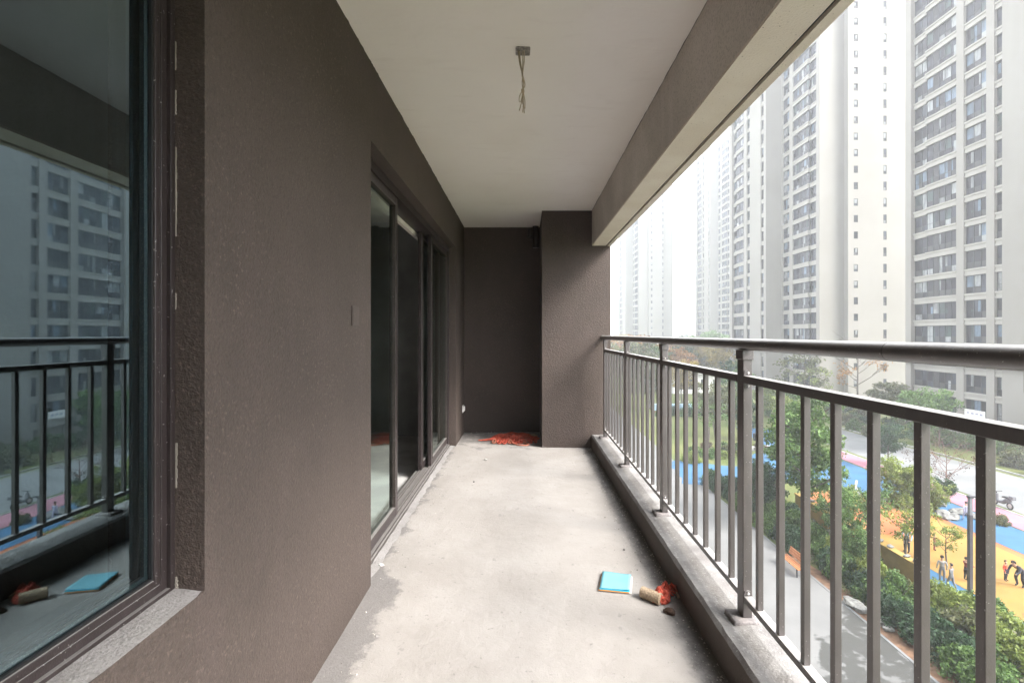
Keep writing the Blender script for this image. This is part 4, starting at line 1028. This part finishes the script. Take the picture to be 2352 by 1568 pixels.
def shrub_proto(seed, mat, n=46, nl=80, ls=0.075, dome=False):
    rng = np.random.default_rng(seed); cs = []; rg = random.Random(seed)
    for k in range(n):
        a = rng.uniform(0, 6.283); q = rng.random() ** 0.5; z = rng.random()
        if dome: v = rng.standard_normal(3); v /= np.linalg.norm(v); v[2] = abs(v[2]); cs.append(v * 0.85)
        else: cs.append((math.cos(a) * q * (1 - 0.35 * z), math.sin(a) * q * (1 - 0.35 * z), 0.12 + z * (1.05 - 0.4 * q)))
    cs = np.array(cs); rad = rng.uniform(0.16, 0.34, (n, 1)) * np.ones((1, 3))
    st = MB()
    for k in range(9):
        a = k * 0.7; st.tube([(0.05 * math.cos(a), 0.05 * math.sin(a), -0.05), (0.3 * math.cos(a), 0.3 * math.sin(a), 0.35), (0.62 * math.cos(a), 0.62 * math.sin(a), 0.75 + 0.1 * rg.random())], [0.03, 0.02, 0.008], 4)
    return st.mesh('stems', M['bark']), leaf_mesh('foliage', leaf_arrays(cs, rad, nl, ls, rng, 0.6), M[mat])
SP = {'dark': shrub_proto(21, 'leaf_dark'), 'green': shrub_proto(22, 'leaf_green'), 'lime': shrub_proto(23, 'leaf_lime'), 'brown': shrub_proto(24, 'leaf_brown', 30, 40),
      'dome': shrub_proto(25, 'leaf_lime', 70, 90, 0.06, True), 'olive': shrub_proto(26, 'leaf_olive')}
def shrub(kind, x, y, r, h, label, group=None):
    t = empty('shrub', (x, y, GZ), random.uniform(0, 6.28)); t.scale = (r, r, h)
    st, fo = SP[kind]; link('stems', st, t); link('foliage', fo, t)
    return tag(t, label, 'shrub', group)

# trees one can pick out
tree('broad', 17.6, 30.2, 8.6, 'tall full green tree between path and ochre wall, beside the bench')
tree('round', 16.9, 34.5, 3.0, 'dark leaved tree beyond the tall green tree, over the hedge', 'leaf_dark')
tree('broad2', 16.0, 32.0, 3.7, 'bushy dark tree rising from the dense hedge by the path', 'leaf_dark')
tree('round', 18.1, 37.6, 2.3, 'small dark tree in the hedge before the blue track', 'leaf_dark')
tree('sparse', 20.6, 26.2, 3.1, 'sparse light green tree beside the person in pale blue')
tree('sparse', 22.4, 25.6, 2.4, 'sparse light green young tree on the open yellow surface')
tree('sparse', 20.4, 31.2, 3.0, 'sparse light green tree beside the orange patch')
tree('sparse', 22.3, 31.6, 2.3, 'sparse green young tree on the round orange patch', 'leaf_green')
tree('sparse', 23.7, 29.2, 2.0, 'small sparse olive tree between orange patch and yellow surface', 'leaf_olive')
tree('broad2', 45.5, 53.0, 5.2, 'dark green tree at the corner of the nearest tower', 'leaf_dark')
tree('round', 17.5, 25.2, 2.1, 'low bushy green tree in front of the ochre wall', 'leaf_green')
tree('broad2', 17.9, 27.4, 3.4, 'bushy young tree between bench and ochre wall', 'leaf_green')
tree('sparse', 20.2, 28.6, 3.3, 'sparse dark green tree growing just behind the ochre wall', 'leaf_green')
tree('sparse', 20.0, 34.6, 3.6, 'sparse green tree at the end of the ochre wall', 'leaf_green')
tree('round', 27.0, 35.3, 3.1, 'larger yellow green bushy tree beside the pink strip end')
tree('round', 28.0, 34.8, 2.7, 'smaller yellow green bushy tree beside the pink strip end')
tree('round', 28.5, 33.4, 1.9, 'yellow green bushy tree near the white boulders', None)
tree('round', 31.0, 35.5, 1.6, 'small dark round tree between lamp post and pink strip', 'leaf_dark')
tree('broad2', 33.6, 44.6, 3.9, 'dark crowned tree with pale stems at the pink strip tip', 'leaf_dark')
tree('broad2', 40.9, 49.5, 6.6, 'full green tree before the nearest tower', None)
tree('twiggy', 33.9, 38.9, 3.0, 'low spreading bare tree with reddish twigs beside the road')
tree('bare', 52.5, 76.0, 12.4, 'tall bare tree with rust leaves before the tower end wall')
tree('thin', 43.0, 74.0, 11.5, 'thin leafed tree standing before the dark bay windows', None)
tree('thin', 47.5, 80.0, 8.5, 'small thin tree between the two bare trees', 'leaf_lime')
tree('round', 51.0, 66.0, 5.4, 'broad yellowish tree beside the nearest tower', 'leaf_olive', w=1.4)
tree('round', 44.8, 69.0, 3.6, 'round dark bush tree at the foot of the middle tower', 'leaf_dark', w=1.4)
tree('round', 36.5, 72.0, 4.6, 'lime green tree before the middle tower corner', 'leaf_lime', w=1.2)
for k, (x, y, h, kd, m, lb) in enumerate(((20.2, 53, 6.0, 'thin', 'leaf_green', 'staked young tree on the near edge of the lawn'), (22.6, 57, 6.5, 'broad2', 'leaf_olive', 'olive tree beside the lawn'), (25.5, 55.5, 5.6, 'cone', 'leaf_dark', 'dark cone shaped tree beyond the curved white wall'), (28.6, 66, 7.2, 'broad', 'leaf_green', 'bushy green tree right of the play wall'),
     (31.5, 58, 4.5, 'round', 'leaf_lime', 'lime tree on the far side of the blue track'), (20.5, 79, 8, 'broad', 'leaf_olive', 'olive tree behind the play wall'), (27.5, 84, 7.5, 'broad2', 'leaf_yellow', 'yellow autumn tree behind the play wall'), (30.5, 91, 9, 'bare', 'leaf_rust', 'rust coloured tree before the white pavilion'),
     (35.5, 62, 4.8, 'round', 'leaf_green', 'round green tree at the far end of the road'), (33.2, 78, 8.2, 'cone', 'leaf_dark', 'tall dark conifer between lawn and towers'), (38.5, 86, 7.8, 'broad', 'leaf_green', 'green tree left of the middle tower foot'))):
    tree(kd, x, y, h, lb, m)
rg = random.Random(91)
fk = ['broad', 'broad2', 'cone', 'broad', 'thin', 'round']; fm_ = ['leaf_green', 'leaf_olive', 'leaf_dark', 'leaf_yellow', 'leaf_green', 'leaf_rust']
for k in range(46):
    y = 100 + 130 * (k / 45) ** 1.2; x = y * rg.uniform(0.20, 0.47)
    if 44 < x and y < 125: x = rg.uniform(18, 43)
    if 48 < x < 72 and y > 220: x = rg.uniform(20, 46)
    m = rg.choice(fm_); kd = rg.choice(fk); wd = {'leaf_green': 'green', 'leaf_olive': 'olive', 'leaf_dark': 'dark green', 'leaf_yellow': 'yellow', 'leaf_rust': 'rust brown'}[m]
    tree(kd, x, y, rg.uniform(7, 12), 'hazy %s %s tree in the grove beyond the lawn' % (wd, {'broad': 'tall', 'broad2': 'spreading', 'cone': 'narrow', 'thin': 'thin', 'round': 'round'}[kd]), m, 'hazy trees beyond the lawn', w=rg.uniform(1.0, 1.4))
rg = random.Random(17)
for k in range(30):      # in front of / between the towers and the far left
    y = rg.uniform(118, 330); x = rg.choice([rg.uniform(8, 48), rg.uniform(48, 110)]) if y > 125 else rg.uniform(15, 44)
    if 47 < x < 75 and 215 < y < 262: continue
    if 78 < x < 102 and 190 < y < 232: continue
    kd = rg.choice(fk)
    tree(kd, x, y, rg.uniform(8, 13), 'pale far away %s tree in the haze between the towers' % {'broad': 'tall', 'broad2': 'spreading', 'cone': 'narrow', 'thin': 'thin', 'round': 'round'}[kd], rg.choice(fm_), 'far trees in the haze', w=1.4)
# shrubs
rg = random.Random(33)
WORD = {'dark': 'dark green', 'green': 'mid green', 'lime': 'yellow green', 'brown': 'brownish', 'dome': 'clipped lime', 'olive': 'olive'}
def row(n, xa, xb, ya, yb, kinds, r0, r1, h0, h1, where, grp):
    for k in range(n):
        kd = rg.choice(kinds); r = rg.uniform(r0, r1)
        shrub(kd, rg.uniform(xa, xb), ya + (yb - ya) * (k + rg.uniform(0.2, 0.8)) / n, r, rg.uniform(h0, h1), '%s shrub %s' % (WORD[kd], where), '%s shrubs %s' % (WORD[kd], where))
row(16, 15.6, 16.5, 15.5, 24.2, ['dark', 'dark', 'green'], 0.7, 0.95, 0.7, 1.05, 'in the dark hedge beside the soil strip', '')
row(13, 15.6, 17.0, 21.5, 31.0, ['green', 'green', 'dark', 'lime'], 0.7, 1.05, 0.9, 1.5, 'in the planting behind the bench', '')
row(11, 17.4, 18.4, 17, 30, ['olive', 'brown', 'green', 'dark'], 0.5, 0.75, 0.4, 0.75, 'along the foot of the ochre wall', '')
row(16, 15.3, 18.4, 31, 38.5, ['dark', 'dark', 'brown', 'green'], 0.7, 1.0, 0.6, 1.0, 'in the hedge before the blue track', '')
row(22, 17.2, 19.3, 13.5, 20.6, ['lime', 'lime', 'lime', 'green', 'olive'], 0.8, 1.2, 0.8, 1.3, 'in the light thicket below the lamp post', '')
row(8, 18.0, 19.4, 16.0, 21.5, ['lime', 'brown', 'olive', 'lime'], 0.55, 0.8, 0.6, 0.95, 'between thicket and blue playground border', '')
row(16, 15.1, 15.9, 27.0, 39.2, ['dark', 'dark', 'green'], 0.65, 0.9, 0.8, 1.25, 'in the dense hedge along the path beyond the bench', '')
shrub('dome', 18.3, 21.4, 1.1, 1.35, 'big clipped lime dome shrub at the end of the ochre wall')
shrub('dome', 16.0, 46.3, 0.9, 1.0, 'bright round shrub beside the lawn at the blue track')
shrub('green', 15.7, 40.4, 0.8, 0.8, 'green shrub on the path corner before the blue track')
shrub('dark', 16.6, 38.9, 1.0, 0.8, 'dark shrub beside the path corner before the blue track')
row(14, 16.5, 26, 47, 52, ['olive', 'lime', 'brown', 'green'], 0.6, 1.0, 0.5, 0.9, 'on the far side of the blue track', '')
row(16, 19, 32, 71.5, 73.0, ['dark', 'green'], 0.9, 1.3, 0.9, 1.3, 'in the hedge before the play wall', '')
row(10, 25.8, 29, 33.6, 36.2, ['lime', 'green', 'olive'], 0.5, 0.9, 0.6, 1.1, 'beside the blue lane under the bushy trees', '')
row(14, 44.6, 50.5, 34, 50, ['green', 'dark', 'olive'], 1.0, 1.6, 0.9, 1.5, 'on the lawn before the nearest tower', '')
row(8, 46.5, 50.0, 50, 54, ['green'], 1.2, 1.8, 1.1, 1.5, 'in the rounded hedge at the nearest tower foot', '')
row(14, 41.5, 49, 56, 66, ['olive', 'green', 'lime', 'dark'], 1.0, 1.6, 0.9, 1.6, 'beyond the road end', '')
row(12, 35, 50, 66, 80, ['olive', 'green', 'lime'], 1.0, 1.7, 1.0, 1.7, 'before the middle tower', '')
shrub('olive', 30.7, 31.2, 0.55, 0.6, 'single low shrub in the gravel bay between blue lane and pink strip')
# ground cover
rng = np.random.default_rng(77); cs = []
for _ in range(900): cs.append((rng.uniform(15.2, 18.9), rng.uniform(10, 40), GZ + rng.uniform(0.05, 0.25)))
for _ in range(260): cs.append((rng.uniform(15.2, 20), rng.uniform(9, 19), GZ + rng.uniform(0.1, 0.4)))
cs = np.array(cs); gc = leaf_mesh('ground_cover', leaf_arrays(cs, np.full((len(cs), 3), 0.32) * np.array([[1, 1, 0.5]]), 24, 0.075, rng, 1.0), M['leaf_olive'])
tag(link('ground_cover', gc), 'low leafy ground cover between the shrubs beside the path', 'ground cover', kind='stuff')

# ================================================================== PEOPLE
def person(x, y, h, rz, label, top, legs, pose='stand', z=None, hairm='hair'):
    """skin-modifier figure, unit height then scaled"""
    J = {'pel': (0, 0, 0.53), 'chest': (0, -0.005, 0.70), 'neck': (0, 0, 0.835), 'head0': (0, -0.01, 0.885), 'head1': (0, -0.012, 0.955),
         'shl': (0.105, 0, 0.80), 'ell': (0.15, 0.02, 0.645), 'wrl': (0.155, -0.05, 0.50), 'hal': (0.155, -0.07, 0.455),
         'shr': (-0.105, 0, 0.80), 'elr': (-0.15, 0.02, 0.645), 'wrr': (-0.155, -0.05, 0.50), 'har': (-0.155, -0.07, 0.455),
         'hil': (0.055, 0, 0.50), 'knl': (0.065, -0.015, 0.28), 'anl': (0.065, 0.01, 0.05), 'tol': (0.07, -0.09, 0.022),
         'hir': (-0.055, 0, 0.50), 'knr': (-0.065, -0.015, 0.28), 'anr': (-0.065, 0.01, 0.05), 'tor': (-0.07, -0.09, 0.022)}
    if pose == 'walk':
        J.update(knl=(0.065, -0.09, 0.29), anl=(0.065, -0.10, 0.06), tol=(0.07, -0.19, 0.03), knr=(-0.065, 0.03, 0.28), anr=(-0.065, 0.14, 0.085), tor=(-0.07, 0.06, 0.025),
                 ell=(0.15, 0.07, 0.66), wrl=(0.15, 0.06, 0.52), hal=(0.15, 0.05, 0.475), elr=(-0.15, -0.05, 0.66), wrr=(-0.14, -0.14, 0.56), har=(-0.135, -0.17, 0.53))
    if pose == 'reach':
        J.update(ell=(0.17, -0.12, 0.74), wrl=(0.19, -0.27, 0.74), hal=(0.19, -0.32, 0.735), elr=(-0.17, -0.10, 0.70), wrr=(-0.13, -0.22, 0.66), har=(-0.12, -0.26, 0.65))
    if pose == 'bend':
        J.update(pel=(0, 0.06, 0.50), chest=(0, -0.09, 0.60), neck=(0, -0.20, 0.665), head0=(0, -0.25, 0.70), head1=(0, -0.285, 0.755),
                 shl=(0.11, -0.17, 0.635), shr=(-0.11, -0.17, 0.635), ell=(0.16, -0.28, 0.53), wrl=(0.15, -0.41, 0.50), hal=(0.15, -0.45, 0.49),
                 elr=(-0.15, -0.22, 0.49), wrr=(-0.10, -0.32, 0.40), har=(-0.09, -0.35, 0.37), hil=(0.06, 0.06, 0.47), hir=(-0.06, 0.06, 0.47),
                 knl=(0.085, -0.03, 0.27), knr=(-0.085, -0.03, 0.27), anl=(0.08, 0.05, 0.05), anr=(-0.08, 0.05, 0.05), tol=(0.085, -0.04, 0.022), tor=(-0.085, -0.04, 0.022))
    RD = {'pel': 0.085, 'chest': 0.088, 'neck': 0.033, 'head0': 0.052, 'head1': 0.058, 'sh': 0.042, 'el': 0.030, 'wr': 0.021, 'ha': 0.02, 'hi': 0.062, 'kn': 0.045, 'an': 0.03, 'to': 0.024}
    names = list(J); E = [('pel', 'chest'), ('chest', 'neck'), ('neck', 'head0'), ('head0', 'head1')]
    for s in 'lr': E += [('chest', 'sh' + s), ('sh' + s, 'el' + s), ('el' + s, 'wr' + s), ('wr' + s, 'ha' + s), ('pel', 'hi' + s), ('hi' + s, 'kn' + s), ('kn' + s, 'an' + s), ('an' + s, 'to' + s)]
    me = bpy.data.meshes.new('skeleton'); me.from_pydata([J[n] for n in names], [(names.index(a), names.index(b)) for a, b in E], []); me.update()
    tmp = bpy.data.objects.new('skeleton', me); COL.objects.link(tmp)
    tmp.modifiers.new('skin', 'SKIN').branch_smoothing = 0.3
    for i, n in enumerate(names):
        r = RD.get(n, RD.get(n[:2])); d = me.skin_vertices[0].data[i]; d.radius = (r, r * (0.72 if n in ('chest', 'pel') else 1)); d.use_root = n == 'pel'
    sb = tmp.modifiers.new('sub', 'SUBSURF'); sb.levels = 1; sb.render_levels = 1
    dg = bpy.context.evaluated_depsgraph_get(); bmsh = bpy.data.meshes.new_from_object(tmp.evaluated_get(dg))
    bpy.data.objects.remove(tmp)
    bmsh.name = 'person'; bmsh.materials.clear()
    for m in (top, legs, 'skin', 'cl_black'): bmsh.materials.append(M[m])
    jv = {n: Vector(J[n]) for n in names}
    reg = lambda n: 2 if n in ('neck', 'head0', 'head1', 'hal', 'har') else 3 if n[:2] == 'to' else 1 if n[:2] in ('hi', 'kn', 'an') or n == 'pel' else 0
    for p in bmsh.polygons:
        c = p.center; best = min(names, key=lambda n: (jv[n] - c).length - (0.05 if n in ('head1', 'chest') else 0)); p.material_index = reg(best); p.use_smooth = True
    o = link('person', bmsh, None, (x, y, GZ + 0.03 if z is None else z), rz); o.scale = (h, h, h)
    hd = jv['head1']; bm = bmesh.new(); bmesh.ops.create_icosphere(bm, subdivisions=2, radius=0.068)
    for v in list(bm.verts):
        if v.co.y < -0.02 and v.co.z < 0.015 or v.co.z < -0.045: bm.verts.remove(v)
    hm = bpy.data.meshes.new('hair'); bm.to_mesh(hm); bm.free(); hm.materials.append(M[hairm])
    for p in hm.polygons: p.use_smooth = True
    link('hair', hm, o, (hd.x, hd.y + 0.006, hd.z + 0.012))
    return tag(o, label, 'person')
p = gp(2185, 1353); person(p.x, p.y, 1.2, R(200), 'child in grey clothes standing at the blue border beside the lamp post', 'cl_grey', 'cl_grey', 'walk')
p = gp(2172, 1340); person(p.x, p.y + 0.2, 1.25, R(150), 'child in white top standing behind the child in grey', 'cl_white', 'cl_grey', 'stand')
p = gp(2219, 1334); person(p.x, p.y, 1.15, R(90), 'child in maroon jacket and black trousers behind the lamp post', 'cl_maroon', 'cl_black', 'reach')
p = gp(2146, 1264); person(p.x, p.y, 0.95, R(40), 'small child in maroon on the yellow surface under sparse trees', 'cl_maroon', 'cl_maroon', 'stand')
p = gp(2083, 1268); person(p.x, p.y, 1.5, R(-60), 'person in pale blue top half hidden behind the ochre wall shrubs', 'cl_sky', 'cl_navy', 'stand')
p = gp(2342, 1348); person(p.x, p.y, 1.6, R(-75), 'person in navy clothes bending over with an arm stretched out', 'cl_navy', 'cl_navy', 'bend')
p = gp(2333, 1345); person(p.x - 0.05, p.y + 0.45, 1.0, R(20), 'child in orange red top beside the bending person', 'cl_red', 'cl_navy', 'stand')
p = gp(2219, 1197); person(p.x, p.y, 1.25, R(170), 'child in pale lilac clothes on the blue lane by white boulders', 'cl_lilac', 'cl_lilac', 'walk')

# ================================================================== HAZE
hz = NT('haze air')
pv = hz.n('ShaderNodeVolumePrincipled'); pv.inputs['Color'].default_value = (0.84, 0.86, 0.90, 1); pv.inputs['Density'].default_value = 0.0017; pv.inputs['Anisotropy'].default_value = 0.45
hz.l(pv.outputs[0], hz.out.inputs['Volume'])
hb = MB().box(-400, 900, -500, 1100, GZ - 1.0, GZ + 98.5).obj('haze', hz.m)
tag(hb, 'pale even haze filling the air between the towers', 'haze', kind='stuff')
